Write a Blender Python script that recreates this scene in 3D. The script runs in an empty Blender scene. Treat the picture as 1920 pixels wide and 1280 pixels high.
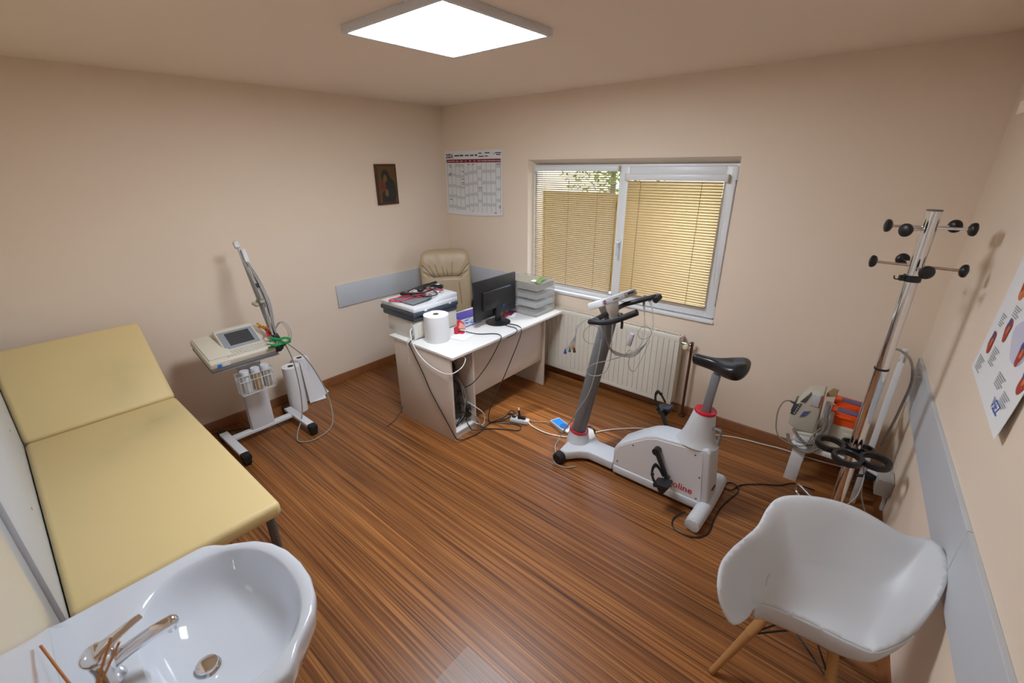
import bpy, bmesh, math, random
from mathutils import Vector, Matrix, Euler
random.seed(7)
S = bpy.context.scene
COL = S.collection

# ------------------------------------------------------------------ camera
cam_d = bpy.data.cameras.new('camera')
cam_d.sensor_width = 36.0
cam_d.lens = 823.92 / 1920.0 * 36.0
cam_d.clip_start = 0.02
cam = bpy.data.objects.new('camera', cam_d)
COL.objects.link(cam)
YAW, PITCH, ROLL = -0.70243, 0.38219, 0.00925
_f = Vector((math.sin(YAW) * math.cos(PITCH), math.cos(YAW) * math.cos(PITCH), -math.sin(PITCH)))
_r = Vector((math.cos(YAW), -math.sin(YAW), 0))
_d = _f.cross(_r)
_r2 = _r * math.cos(ROLL) + _d * math.sin(ROLL)
_d2 = _d * math.cos(ROLL) - _r * math.sin(ROLL)
CAM = Vector((3.9705, -3.5434, 2.05))
cam.matrix_world = Matrix(((_r2.x, -_d2.x, -_f.x, CAM.x), (_r2.y, -_d2.y, -_f.y, CAM.y),
                           (_r2.z, -_d2.z, -_f.z, CAM.z), (0, 0, 0, 1)))
cam_d.dof.use_dof = True
cam_d.dof.focus_distance = 3.3
cam_d.dof.aperture_fstop = 3.5
S.camera = cam

# ------------------------------------------------------------------ world, sun, exposure
S.view_settings.view_transform = 'Standard'
S.view_settings.look = 'None'
S.view_settings.gamma = 1.0
S.view_settings.exposure = 0.25
S.view_settings.use_curve_mapping = False
LAMP_STRENGTH = 33.0
w = bpy.data.worlds.new('world')
S.world = w
w.use_nodes = True
nt = w.node_tree
for n in list(nt.nodes): nt.nodes.remove(n)
sky = nt.nodes.new('ShaderNodeTexSky')
sky.sky_type = 'NISHITA'
sky.sun_disc = False
sky.sun_elevation = math.radians(55)
sky.sun_rotation = math.radians(30)
bgn = nt.nodes.new('ShaderNodeBackground')
bgn.inputs['Strength'].default_value = 0.75
out = nt.nodes.new('ShaderNodeOutputWorld')
nt.links.new(sky.outputs[0], bgn.inputs[0])
nt.links.new(bgn.outputs[0], out.inputs[0])
sun_d = bpy.data.lights.new('sun', 'SUN')
sun_d.energy = 3.0
sun_d.angle = 0.02
sun_d.color = (1.0, 0.93, 0.8)
sun = bpy.data.objects.new('sun', sun_d)
COL.objects.link(sun)
sun.rotation_euler = (math.radians(38), 0, math.radians(160))
sun.location = (2, 3, 6)

# ------------------------------------------------------------------ materials
MATS = {}
def mat(name, col, rough=0.5, metal=0.0, spec=0.5, coat=0.0, alpha=None, trans=0.0, emit=None, estr=0.0, bump=0.0, bscale=200.0, vary=0.0, vscale=6.0):
    if name in MATS: return MATS[name]
    m = bpy.data.materials.new(name)
    m.use_nodes = True
    nt = m.node_tree
    b = nt.nodes['Principled BSDF']
    b.inputs['Base Color'].default_value = (*col, 1)
    b.inputs['Roughness'].default_value = rough
    b.inputs['Metallic'].default_value = metal
    b.inputs['Specular IOR Level'].default_value = spec
    b.inputs['Coat Weight'].default_value = coat
    b.inputs['Transmission Weight'].default_value = trans
    if alpha is not None: b.inputs['Alpha'].default_value = alpha
    if emit:
        b.inputs['Emission Color'].default_value = (*emit, 1)
        b.inputs['Emission Strength'].default_value = estr
    tc = nt.nodes.new('ShaderNodeTexCoord')
    nz = nt.nodes.new('ShaderNodeTexNoise')
    nz.inputs['Scale'].default_value = vscale
    nz.inputs['Detail'].default_value = 4
    nt.links.new(tc.outputs['Object'], nz.inputs['Vector'])
    if vary > 0:
        hsv = nt.nodes.new('ShaderNodeHueSaturation')
        hsv.inputs['Color'].default_value = (*col, 1)
        mr = nt.nodes.new('ShaderNodeMapRange')
        mr.inputs['To Min'].default_value = 1 - vary
        mr.inputs['To Max'].default_value = 1 + vary
        nt.links.new(nz.outputs['Fac'], mr.inputs['Value'])
        nt.links.new(mr.outputs[0], hsv.inputs['Value'])
        nt.links.new(hsv.outputs[0], b.inputs['Base Color'])
    if bump > 0:
        n2 = nt.nodes.new('ShaderNodeTexNoise')
        n2.inputs['Scale'].default_value = bscale
        nt.links.new(tc.outputs['Object'], n2.inputs['Vector'])
        bp = nt.nodes.new('ShaderNodeBump')
        bp.inputs['Strength'].default_value = bump
        bp.inputs['Distance'].default_value = 0.002
        nt.links.new(n2.outputs['Fac'], bp.inputs['Height'])
        nt.links.new(bp.outputs[0], b.inputs['Normal'])
    MATS[name] = m
    return m

M_WALL = mat('cream_wall_paint', (0.86, 0.728, 0.590), 0.75, spec=0.2, bump=0.15, bscale=300, vary=0.015, vscale=2)
M_CEIL = mat('cream_ceiling_paint', (0.91, 0.785, 0.665), 0.85, spec=0.15, bump=0.1, bscale=250)
M_BOARD = mat('pale_grey_laminate', (0.58, 0.61, 0.65), 0.45, vary=0.02)
M_WHITE = mat('white_plastic', (0.68, 0.70, 0.73), 0.4, vary=0.01)
M_PVC = mat('white_upvc', (0.80, 0.82, 0.84), 0.35)
M_CER = mat('white_ceramic', (0.68, 0.73, 0.80), 0.08, coat=0.6)
M_SHELL = mat('white_moulded_plastic', (0.62, 0.645, 0.68), 0.42)
M_POWDER = mat('white_powder_coat', (0.74, 0.77, 0.81), 0.4)
M_CREAM = mat('cream_plastic', (0.70, 0.66, 0.55), 0.45, vary=0.02)
M_RAD = mat('cream_radiator_enamel', (0.76, 0.73, 0.64), 0.4)
M_CHROME = mat('polished_chrome', (0.78, 0.78, 0.80), 0.07, metal=1.0)
M_STEEL = mat('brushed_steel', (0.5, 0.5, 0.5), 0.28, metal=1.0)
M_DKSTEEL = mat('dark_grey_metal', (0.16, 0.16, 0.17), 0.35, metal=0.6)
M_GREYP = mat('grey_paint', (0.20, 0.205, 0.215), 0.4)
M_BLACK = mat('black_plastic', (0.012, 0.012, 0.014), 0.38)
M_RUBBER = mat('black_rubber', (0.010, 0.010, 0.011), 0.6)
M_DARKBLUE = mat('dark_blue_grey_plastic', (0.045, 0.062, 0.085), 0.4)
M_MIDGREY = mat('mid_grey_plastic', (0.19, 0.20, 0.215), 0.45)
M_LTGREY = mat('light_grey_plastic', (0.48, 0.50, 0.52), 0.45)
M_RED = mat('red_plastic', (0.55, 0.015, 0.03), 0.35)
M_REDR = mat('red_rubber', (0.62, 0.02, 0.05), 0.4)
M_YEL = mat('yellow_plastic', (0.80, 0.36, 0.02), 0.35)
M_GRN = mat('green_plastic', (0.02, 0.33, 0.10), 0.35)
M_BLUE = mat('blue_plastic', (0.02, 0.24, 0.80), 0.35)
M_PURPLE = mat('purple_plastic', (0.10, 0.03, 0.30), 0.4)
M_ORANGE = mat('orange_plastic', (0.85, 0.10, 0.01), 0.4)
M_PAPER = mat('white_paper', (0.84, 0.85, 0.87), 0.8, spec=0.1, bump=0.1, bscale=120)
M_CARD = mat('brown_cardboard', (0.22, 0.14, 0.08), 0.8)
M_CABLE = mat('grey_cable', (0.33, 0.33, 0.32), 0.5)
M_WCABLE = mat('white_cable', (0.72, 0.71, 0.68), 0.5)
M_BEECH = mat('beech_wood', (0.42, 0.21, 0.075), 0.45, vary=0.12, vscale=25)
M_REED = mat('orange_reed', (0.50, 0.17, 0.03), 0.6)
M_DESK = mat('pale_beige_laminate', (0.66, 0.57, 0.49), 0.5, vary=0.02)
M_DESKTOP = mat('off_white_laminate', (0.78, 0.775, 0.75), 0.35)
M_LEATHER = mat('beige_leather', (0.47, 0.36, 0.225), 0.38, bump=0.3, bscale=260, vary=0.04)
M_SEAM = mat('dark_seam', (0.18, 0.12, 0.07), 0.7)
M_SEATBLK = mat('black_vinyl', (0.012, 0.013, 0.015), 0.3, bump=0.1, bscale=300)
M_SCREEN = mat('dark_lcd', (0.06, 0.062, 0.066), 0.25)
M_BROWNP = mat('brown_pipe_paint', (0.10, 0.035, 0.018), 0.4)
M_INK = mat('dark_ink', (0.02, 0.02, 0.022), 0.6)
M_INKGREY = mat('grey_ink', (0.34, 0.34, 0.36), 0.8)
M_INKBLUE = mat('blue_ink', (0.03, 0.10, 0.45), 0.7)
M_INKRED = mat('crimson_ink', (0.22, 0.005, 0.02), 0.7)
M_INKVIO = mat('violet_ink', (0.12, 0.09, 0.42), 0.7)
M_LEAF = mat('green_leaf', (0.22, 0.34, 0.05), 0.6, vary=0.3, vscale=3)
M_BARK = mat('grey_bark', (0.13, 0.10, 0.07), 0.9)
M_GRASS = mat('grass', (0.10, 0.16, 0.04), 0.9, vary=0.2)

def clear_mat(name, tint, fac, rough=0.05):
    m = bpy.data.materials.new(name); m.use_nodes = True
    nt = m.node_tree
    b = nt.nodes['Principled BSDF']
    b.inputs['Base Color'].default_value = (*tint, 1)
    b.inputs['Roughness'].default_value = rough
    tr = nt.nodes.new('ShaderNodeBsdfTransparent')
    tr.inputs[0].default_value = (0.97, 0.98, 0.98, 1)
    mx = nt.nodes.new('ShaderNodeMixShader')
    mx.inputs[0].default_value = fac
    nt.links.new(tr.outputs[0], mx.inputs[1]); nt.links.new(b.outputs[0], mx.inputs[2])
    nt.links.new(mx.outputs[0], nt.nodes['Material Output'].inputs[0])
    return m
M_GLASS = clear_mat('window_glass', (0.5, 0.55, 0.55), 0.06, 0.02)
M_ACRYL = clear_mat('clear_acrylic', (0.62, 0.60, 0.57), 0.26, 0.12)
M_FILM = clear_mat('clear_film', (0.75, 0.80, 0.86), 0.35, 0.1)
M_BOTTLE = clear_mat('amber_clear_bottle', (0.42, 0.24, 0.07), 0.6, 0.1)

def blind_mat(name, col, tcol, fac):
    m = bpy.data.materials.new(name); m.use_nodes = True
    nt = m.node_tree
    b = nt.nodes['Principled BSDF']
    b.inputs['Base Color'].default_value = (*col, 1)
    b.inputs['Roughness'].default_value = 0.40
    b.inputs['Metallic'].default_value = 0.6
    b.inputs['Specular IOR Level'].default_value = 0.7
    tl = nt.nodes.new('ShaderNodeBsdfTranslucent')
    tl.inputs[0].default_value = (*tcol, 1)
    mx = nt.nodes.new('ShaderNodeMixShader'); mx.inputs[0].default_value = fac
    nt.links.new(b.outputs[0], mx.inputs[1]); nt.links.new(tl.outputs[0], mx.inputs[2])
    nt.links.new(mx.outputs[0], nt.nodes['Material Output'].inputs[0])
    return m
M_BLIND = blind_mat('gold_blind_slats', (0.56, 0.425, 0.235), (0.80, 0.50, 0.12), 0.10)

def floor_mat(name, plank=True):
    m = bpy.data.materials.new(name); m.use_nodes = True
    nt = m.node_tree; L = nt.links
    b = nt.nodes['Principled BSDF']
    tc = nt.nodes.new('ShaderNodeTexCoord')
    def noise(scale, sx, sy, sz, det=3.0, rough=0.55):
        mp = nt.nodes.new('ShaderNodeMapping'); mp.inputs['Scale'].default_value = (sx, sy, sz)
        n = nt.nodes.new('ShaderNodeTexNoise'); n.inputs['Scale'].default_value = scale
        n.inputs['Detail'].default_value = det; n.inputs['Roughness'].default_value = rough
        L.new(tc.outputs['Object'], mp.inputs[0]); L.new(mp.outputs[0], n.inputs['Vector'])
        return n, mp
    n1, m1 = noise(1.0, 0.8, 95.0, 95.0, 2.5)
    n2, m2 = noise(1.0, 1.6, 260.0, 260.0, 2.0)
    n3, m3 = noise(1.0, 0.6, 5.0, 5.0, 1.0)
    a = nt.nodes.new('ShaderNodeMix'); a.data_type = 'FLOAT'; a.inputs[0].default_value = 0.42
    L.new(n1.outputs['Fac'], a.inputs[2]); L.new(n2.outputs['Fac'], a.inputs[3])
    rp = nt.nodes.new('ShaderNodeValToRGB')
    e = rp.color_ramp.elements
    e[0].position = 0.33; e[0].color = (0.046, 0.015, 0.006, 1)
    e[1].position = 0.66; e[1].color = (0.46, 0.197, 0.056, 1)
    x = e.new(0.44); x.color = (0.168, 0.058, 0.0155, 1)
    x = e.new(0.54); x.color = (0.292, 0.112, 0.030, 1)
    L.new(a.outputs[0], rp.inputs[0])
    hs = nt.nodes.new('ShaderNodeHueSaturation')
    L.new(rp.outputs[0], hs.inputs['Color'])
    mr = nt.nodes.new('ShaderNodeMapRange'); mr.inputs['From Min'].default_value = 0.3; mr.inputs['From Max'].default_value = 0.7
    mr.inputs['To Min'].default_value = 0.82; mr.inputs['To Max'].default_value = 1.18
    L.new(n3.outputs['Fac'], mr.inputs['Value']); L.new(mr.outputs[0], hs.inputs['Value'])
    last = hs.outputs[0]
    if plank:
        mp = nt.nodes.new('ShaderNodeMapping'); mp.inputs['Location'].default_value = (0.90, 0.0225, 0)
        L.new(tc.outputs['Object'], mp.inputs[0])
        br = nt.nodes.new('ShaderNodeTexBrick')
        br.offset = 0.43; br.offset_frequency = 2
        br.inputs['Scale'].default_value = 1.0
        br.inputs['Brick Width'].default_value = 1.53
        br.inputs['Row Height'].default_value = 0.195
        br.inputs['Mortar Size'].default_value = 0.0011
        br.inputs['Mortar Smooth'].default_value = 0.2
        br.inputs['Color1'].default_value = (0.90, 0.90, 0.90, 1)
        br.inputs['Color2'].default_value = (1.10, 1.10, 1.10, 1)
        br.inputs['Mortar'].default_value = (1.25, 1.15, 1.0, 1)
        L.new(mp.outputs[0], br.inputs['Vector'])
        mm = nt.nodes.new('ShaderNodeMix'); mm.data_type = 'RGBA'; mm.blend_type = 'MULTIPLY'; mm.inputs[0].default_value = 1.0
        L.new(last, mm.inputs[6]); L.new(br.outputs['Color'], mm.inputs[7])
        last = mm.outputs[2]
    L.new(last, b.inputs['Base Color'])
    b.inputs['Specular IOR Level'].default_value = 0.45
    # one plank near the washbasin has lamp sheen painted in as paler colour
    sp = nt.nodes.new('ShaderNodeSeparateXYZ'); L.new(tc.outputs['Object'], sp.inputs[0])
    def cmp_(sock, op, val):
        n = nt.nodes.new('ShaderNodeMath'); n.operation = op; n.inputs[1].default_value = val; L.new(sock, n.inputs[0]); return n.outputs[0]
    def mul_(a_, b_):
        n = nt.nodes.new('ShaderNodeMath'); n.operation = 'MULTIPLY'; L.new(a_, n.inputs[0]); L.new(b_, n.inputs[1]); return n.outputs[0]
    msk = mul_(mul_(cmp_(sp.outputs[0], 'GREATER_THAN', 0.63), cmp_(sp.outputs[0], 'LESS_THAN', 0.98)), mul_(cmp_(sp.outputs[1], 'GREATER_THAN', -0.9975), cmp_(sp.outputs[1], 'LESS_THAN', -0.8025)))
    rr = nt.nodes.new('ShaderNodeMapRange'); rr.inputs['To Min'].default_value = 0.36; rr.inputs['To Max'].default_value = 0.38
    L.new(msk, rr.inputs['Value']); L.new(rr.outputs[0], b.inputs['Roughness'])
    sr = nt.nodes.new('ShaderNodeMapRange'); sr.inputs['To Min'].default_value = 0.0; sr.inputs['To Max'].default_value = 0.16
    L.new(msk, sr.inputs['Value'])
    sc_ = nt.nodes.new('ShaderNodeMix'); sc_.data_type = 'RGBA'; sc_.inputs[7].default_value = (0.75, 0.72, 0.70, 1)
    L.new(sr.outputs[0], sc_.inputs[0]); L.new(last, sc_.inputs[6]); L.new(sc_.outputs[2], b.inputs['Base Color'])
    bp = nt.nodes.new('ShaderNodeBump'); bp.inputs['Strength'].default_value = 0.08; bp.inputs['Distance'].default_value = 0.001
    L.new(n2.outputs['Fac'], bp.inputs['Height']); L.new(bp.outputs[0], b.inputs['Normal'])
    return m
M_FLOOR = floor_mat('striped_wood_laminate')
M_SKIRT = mat('brown_wood_skirting', (0.24, 0.085, 0.025), 0.4, vary=0.25, vscale=14)

def vinyl_mat():
    m = mat('yellow_vinyl', (0.76, 0.60, 0.295), 0.42, spec=0.4, bump=0.25, bscale=420)
    nt = m.node_tree; L = nt.links
    b = nt.nodes['Principled BSDF']
    tc = nt.nodes.new('ShaderNodeTexCoord')
    def blob(cx, cy, cz, sx, sy, sz):
        mp = nt.nodes.new('ShaderNodeMapping'); mp.vector_type = 'TEXTURE'
        mp.inputs['Location'].default_value = (cx, cy, cz); mp.inputs['Scale'].default_value = (sx, sy, sz)
        g = nt.nodes.new('ShaderNodeTexGradient'); g.gradient_type = 'QUADRATIC_SPHERE'
        L.new(tc.outputs['Object'], mp.inputs[0]); L.new(mp.outputs[0], g.inputs[0])
        return g
    g1 = blob(-0.33, 0.17, 0.65, 0.34, 0.30, 0.5)
    g2 = blob(-0.75, 0.12, 0.80, 0.22, 0.26, 0.5)
    g3 = blob(-0.12, -0.05, 0.65, 0.35, 0.35, 0.5)
    ad = nt.nodes.new('ShaderNodeMath'); ad.operation = 'ADD'
    ad2 = nt.nodes.new('ShaderNodeMath'); ad2.operation = 'MULTIPLY_ADD'; ad2.inputs[1].default_value = 0.4
    L.new(g1.outputs['Fac'], ad.inputs[0]); L.new(g2.outputs['Fac'], ad.inputs[1])
    L.new(g3.outputs['Fac'], ad2.inputs[0]); L.new(ad.outputs[0], ad2.inputs[2])
    nz = nt.nodes.new('ShaderNodeTexNoise'); nz.inputs['Scale'].default_value = 5
    L.new(tc.outputs['Object'], nz.inputs['Vector'])
    mu = nt.nodes.new('ShaderNodeMath'); mu.operation = 'MULTIPLY'; mu.use_clamp = True
    L.new(ad2.outputs[0], mu.inputs[0]); L.new(nz.outputs['Fac'], mu.inputs[1])
    mx = nt.nodes.new('ShaderNodeMix'); mx.data_type = 'RGBA'
    mx.inputs[6].default_value = (0.76, 0.60, 0.295, 1); mx.inputs[7].default_value = (0.44, 0.40, 0.20, 1)
    L.new(mu.outputs[0], mx.inputs[0]); L.new(mx.outputs[2], b.inputs['Base Color'])
    return m
M_VINYL = vinyl_mat()

# ------------------------------------------------------------------ object helpers
ABS = {}
def tag(o, label=None, cat=None, group=None, kind=None):
    if label: o['label'] = label
    if cat: o['category'] = cat
    if group: o['group'] = group
    if kind: o['kind'] = kind
    return o
def thing(name, label, cat, loc=(0, 0, 0), rz=0.0, group=None):
    o = bpy.data.objects.new(name, None)
    o.empty_display_size = 0.1
    COL.objects.link(o)
    o.location = loc; o.rotation_euler = (0, 0, rz)
    ABS[o] = Matrix.Translation(Vector(loc)) @ Matrix.Rotation(rz, 4, 'Z')
    return tag(o, label, cat, group)
def copy_tree(o, parent=None):
    c = o.copy(); COL.objects.link(c)
    if parent is not None: c.parent = parent
    for ch in list(o.children): copy_tree(ch, c)
    return c

class MB:
    def __init__(s): s.bm = bmesh.new()
    def _add(s, t, M=None):
        if M is not None: bmesh.ops.transform(t, matrix=M, verts=t.verts)
        me = bpy.data.meshes.new('tmp'); t.to_mesh(me); t.free()
        s.bm.from_mesh(me); bpy.data.meshes.remove(me)
        return s
    def box(s, c, size, rot=None, bev=0.0, seg=2):
        t = bmesh.new(); bmesh.ops.create_cube(t, size=1.0)
        bmesh.ops.scale(t, vec=size, verts=t.verts)
        if bev > 0:
            bmesh.ops.bevel(t, geom=t.edges[:], offset=min(bev, min(size) * 0.49), segments=seg, profile=0.5, affect='EDGES', clamp_overlap=True)
        M = Matrix.Translation(Vector(c))
        if rot is not None: M = M @ Euler(rot).to_matrix().to_4x4()
        return s._add(t, M)
    def b2(s, lo, hi, bev=0.0, seg=2):
        lo = Vector(lo); hi = Vector(hi)
        return s.box((lo + hi) / 2, tuple(hi - lo), None, bev, seg)
    def cyl(s, p0, p1, r, r1=None, n=24, cap=True):
        p0 = Vector(p0); p1 = Vector(p1); d = p1 - p0
        t = bmesh.new()
        bmesh.ops.create_cone(t, cap_ends=cap, cap_tris=False, segments=n, radius1=r, radius2=r if r1 is None else r1, depth=d.length)
        M = Matrix.Translation((p0 + p1) / 2) @ d.to_track_quat('Z', 'Y').to_matrix().to_4x4()
        return s._add(t, M)
    def sph(s, c, r, sc=(1, 1, 1), rot=None, u=20, v=12):
        t = bmesh.new(); bmesh.ops.create_uvsphere(t, u_segments=u, v_segments=v, radius=r)
        M = Matrix.Translation(Vector(c))
        if rot is not None: M = M @ Euler(rot).to_matrix().to_4x4()
        return s._add(t, M @ Matrix.Diagonal((*sc, 1)))
    def lathe(s, prof, c=(0, 0, 0), axis=(0, 0, 1), n=32):
        t = bmesh.new(); rings = []
        for (r, z) in prof:
            if r < 1e-6: rings.append([t.verts.new((0, 0, z))])
            else: rings.append([t.verts.new((r * math.cos(2 * math.pi * k / n), r * math.sin(2 * math.pi * k / n), z)) for k in range(n)])
        for a, b in zip(rings[:-1], rings[1:]):
            for k in range(n):
                k2 = (k + 1) % n
                if len(a) == 1 and len(b) == 1: continue
                if len(a) == 1: t.faces.new((a[0], b[k], b[k2]))
                elif len(b) == 1: t.faces.new((a[k], a[k2], b[0]))
                else: t.faces.new((a[k], a[k2], b[k2], b[k]))
        bmesh.ops.recalc_face_normals(t, faces=t.faces)
        M = Matrix.Translation(Vector(c)) @ Vector(axis).to_track_quat('Z', 'Y').to_matrix().to_4x4()
        return s._add(t, M)
    def tube(s, pts, r, n=8, smooth=True, sub=6, closed=False, flat=None):
        P = [Vector(p) for p in pts]
        if smooth and len(P) > 2:
            Q = []
            N = len(P); segs = N if closed else N - 1
            for i in range(segs):
                if closed: p0, p1, p2, p3 = P[i - 1], P[i], P[(i + 1) % N], P[(i + 2) % N]
                else: p0, p1, p2, p3 = P[max(i - 1, 0)], P[i], P[i + 1], P[min(i + 2, N - 1)]
                for k in range(sub):
                    u = k / sub
                    Q.append(0.5 * ((2 * p1) + (p2 - p0) * u + (2 * p0 - 5 * p1 + 4 * p2 - p3) * u * u + (3 * p1 - p0 - 3 * p2 + p3) * u ** 3))
            if not closed: Q.append(P[-1])
            P = Q
        R = [P[0]]
        for q in P[1:]:
            if (q - R[-1]).length > 1e-6: R.append(q)
        P = R; N = len(P)
        t = bmesh.new()
        def tan(i):
            a = P[(i - 1) % N] if closed or i > 0 else P[0]
            b = P[(i + 1) % N] if closed or i < N - 1 else P[-1]
            v = b - a
            return v.normalized() if v.length > 1e-9 else Vector((0, 0, 1))
        T = tan(0)
        U = T.orthogonal().normalized()
        if abs(T.z) < 0.9:
            U = Vector((0, 0, 1)) - T * T.z; U.normalize()
        rings = []
        for i in range(N):
            T2 = tan(i)
            U = U - T2 * U.dot(T2)
            U = U.normalized() if U.length > 1e-6 else T2.orthogonal().normalized()
            V = T2.cross(U)
            rr = r[min(i, len(r) - 1)] if isinstance(r, (list, tuple)) else r
            fx = flat if flat else 1.0
            rings.append([t.verts.new(P[i] + (U * math.cos(2 * math.pi * k / n) * fx + V * math.sin(2 * math.pi * k / n)) * rr) for k in range(n)])
        prs = list(zip(rings[:-1], rings[1:]))
        if closed: prs.append((rings[-1], rings[0]))
        for a, b in prs:
            for k in range(n):
                k2 = (k + 1) % n
                t.faces.new((a[k], a[k2], b[k2], b[k]))
        if not closed:
            t.faces.new(rings[0][::-1]); t.faces.new(rings[-1])
        bmesh.ops.recalc_face_normals(t, faces=t.faces)
        return s._add(t)
    def prism(s, poly, vec, bev=0.0, seg=2):
        """closed polygon of 3-D points extruded along vec"""
        t = bmesh.new()
        vs = [t.verts.new(Vector(p)) for p in poly]
        f = t.faces.new(vs)
        r = bmesh.ops.extrude_face_region(t, geom=[f])
        bmesh.ops.translate(t, vec=Vector(vec), verts=[v for v in r['geom'] if isinstance(v, bmesh.types.BMVert)])
        bmesh.ops.recalc_face_normals(t, faces=t.faces)
        if bev > 0:
            bmesh.ops.bevel(t, geom=t.edges[:], offset=bev, segments=seg, profile=0.5, affect='EDGES', clamp_overlap=True)
        return s._add(t)
    def grid(s, fn, nu, nv, thick=0.0, closed_u=False):
        t = bmesh.new()
        V = [[t.verts.new(Vector(fn(i / nu, j / nv))) for j in range(nv + 1)] for i in range(nu if closed_u else nu + 1)]
        cu = len(V)
        for i in range(nu):
            for j in range(nv):
                t.faces.new((V[i][j], V[(i + 1) % cu][j], V[(i + 1) % cu][j + 1], V[i][j + 1]))
        if thick:
            bmesh.ops.recalc_face_normals(t, faces=t.faces)
            bmesh.ops.solidify(t, geom=t.faces[:], thickness=thick)
        bmesh.ops.recalc_face_normals(t, faces=t.faces)
        return s._add(t)
    def build(s, name, m, parent=None, world=True, angle=40, subsurf=0):
        me = bpy.data.meshes.new(name)
        bm = s.bm
        o = bpy.data.objects.new(name, me)
        if parent is not None:
            o.parent = parent
            A = ABS[parent]; ABS[o] = A
            if world: bmesh.ops.transform(bm, matrix=A.inverted(), verts=bm.verts)
        else:
            xs = [v.co for v in bm.verts]
            lo = Vector((min(v.x for v in xs), min(v.y for v in xs), min(v.z for v in xs)))
            hi = Vector((max(v.x for v in xs), max(v.y for v in xs), max(v.z for v in xs)))
            c = Vector(((lo.x + hi.x) / 2, (lo.y + hi.y) / 2, lo.z))
            bmesh.ops.translate(bm, vec=-c, verts=bm.verts)
            o.location = c; ABS[o] = Matrix.Translation(c)
        bm.to_mesh(me); bm.free()
        me.materials.append(m)
        me.shade_smooth()
        if angle < 180: me.set_sharp_from_angle(angle=math.radians(angle))
        COL.objects.link(o)
        if subsurf:
            md = o.modifiers.new('subdivision', 'SUBSURF'); md.levels = subsurf; md.render_levels = subsurf
        return o

def struct(mb, name, m, angle=40):
    o = mb.build(name, m, None, angle=angle)
    o['kind'] = 'structure'
    return o
def text_mesh(body, size, origin, right, up, extrude=0.0006, align='LEFT', bold=0.0):
    """lettering as an MB: text laid out along right, up from origin"""
    cu = bpy.data.curves.new('lettering', 'FONT')
    cu.body = body; cu.size = size; cu.extrude = extrude; cu.align_x = align; cu.offset = bold
    cu.resolution_u = 3
    o = bpy.data.objects.new('lettering_tmp', cu); COL.objects.link(o)
    dg = bpy.context.evaluated_depsgraph_get()
    me = bpy.data.meshes.new_from_object(o.evaluated_get(dg))
    bpy.data.objects.remove(o); bpy.data.curves.remove(cu)
    R = Vector(right).normalized(); U = Vector(up).normalized(); N = R.cross(U)
    M = Matrix(((R.x, U.x, N.x, origin[0]), (R.y, U.y, N.y, origin[1]), (R.z, U.z, N.z, origin[2]), (0, 0, 0, 1)))
    mb = MB(); mb.bm.from_mesh(me); bpy.data.meshes.remove(me)
    bmesh.ops.transform(mb.bm, matrix=M, verts=mb.bm.verts)
    return mb

# ------------------------------------------------------------------ room dimensions
H = 2.633            # ceiling height
YD = -3.745          # wall with the washbasin
X0, SL = 4.305, 0.0603   # right wall runs slightly askew: x = X0 + SL * (-y)
def xw(y): return X0 - SL * y
CN = Vector((-1, -SL, 0)).normalized()     # right wall inward normal
CT = Vector((SL, -1, 0)).normalized()      # along the right wall, towards the camera
def onC(y, z, off=0.0): return Vector((xw(y), y, z)) + CN * off
# ================================================================== ROOM
struct(MB().b2((-0.25, YD - 0.25, -0.1), (4.85, 0.3, 0.0)), 'floor', M_FLOOR)
struct(MB().b2((-0.25, YD - 0.25, H), (4.85, 0.3, H + 0.1)), 'ceiling', M_CEIL)
struct(MB().b2((-0.25, YD - 0.25, 0), (0, 0.25, H)), 'wall_left', M_WALL)
struct(MB().b2((0, YD - 0.25, 0), (xw(YD) + 0.3, YD, H)), 'wall_front', M_WALL)
struct(MB().prism([(xw(0.25), 0.25, 0), (xw(YD), YD, 0), (xw(YD) + 0.25, YD, 0), (xw(0.25) + 0.25, 0.25, 0)], (0, 0, H)), 'wall_right', M_WALL)
# back wall with the window opening
WX0, WX1, WZ0, WZ1 = 1.19, 3.066, 0.885, 2.092
b = MB()
b.b2((0, 0, 0), (WX0, 0.25, H)); b.b2((WX1, 0, 0), (xw(0), 0.25, H))
b.b2((WX0, 0, 0), (WX1, 0.25, WZ0 - 0.012)); b.b2((WX0, 0, WZ1), (WX1, 0.25, H))
struct(b, 'wall_back', M_WALL)
# sloping plaster reveal over the window and at its left
b = MB()
b.prism([(WX0, 0.002, WZ1), (WX0, 0.12, 2.045), (WX0, 0.12, WZ1)], (WX1 - WX0, 0, 0))
b.prism([(WX0, 0.002, WZ0), (WX0 + 0.035, 0.12, WZ0), (WX0, 0.12, WZ0)], (0, 0, WZ1 - WZ0))
struct(b, 'trim_1', M_WALL)
struct(MB().b2((WX0 + 0.02, -0.018, 0.862), (WX1, 0.06, 0.885), 0.004), 'trim_2', M_PVC)
# skirting
def skirt(p0, p1, nrm, name):
    p0 = Vector((*p0, 0)); p1 = Vector((*p1, 0)); n = Vector((*nrm, 0))
    prof = [(0, 0), (0.024, 0), (0.024, 0.012), (0.016, 0.022), (0.014, 0.066), (0.006, 0.076), (0, 0.076)]
    b = MB(); b.prism([p0 + n * a + Vector((0, 0, z)) for a, z in prof], p1 - p0)
    struct(b, name, M_SKIRT)
skirt((0, YD), (0, 0), (1, 0), 'baseboard_left')
skirt((0.0, 0), (X0, 0), (0, -1), 'baseboard_back')
skirt((xw(0), 0), (xw(YD), YD), (CN.x, CN.y), 'baseboard_right')
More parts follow.
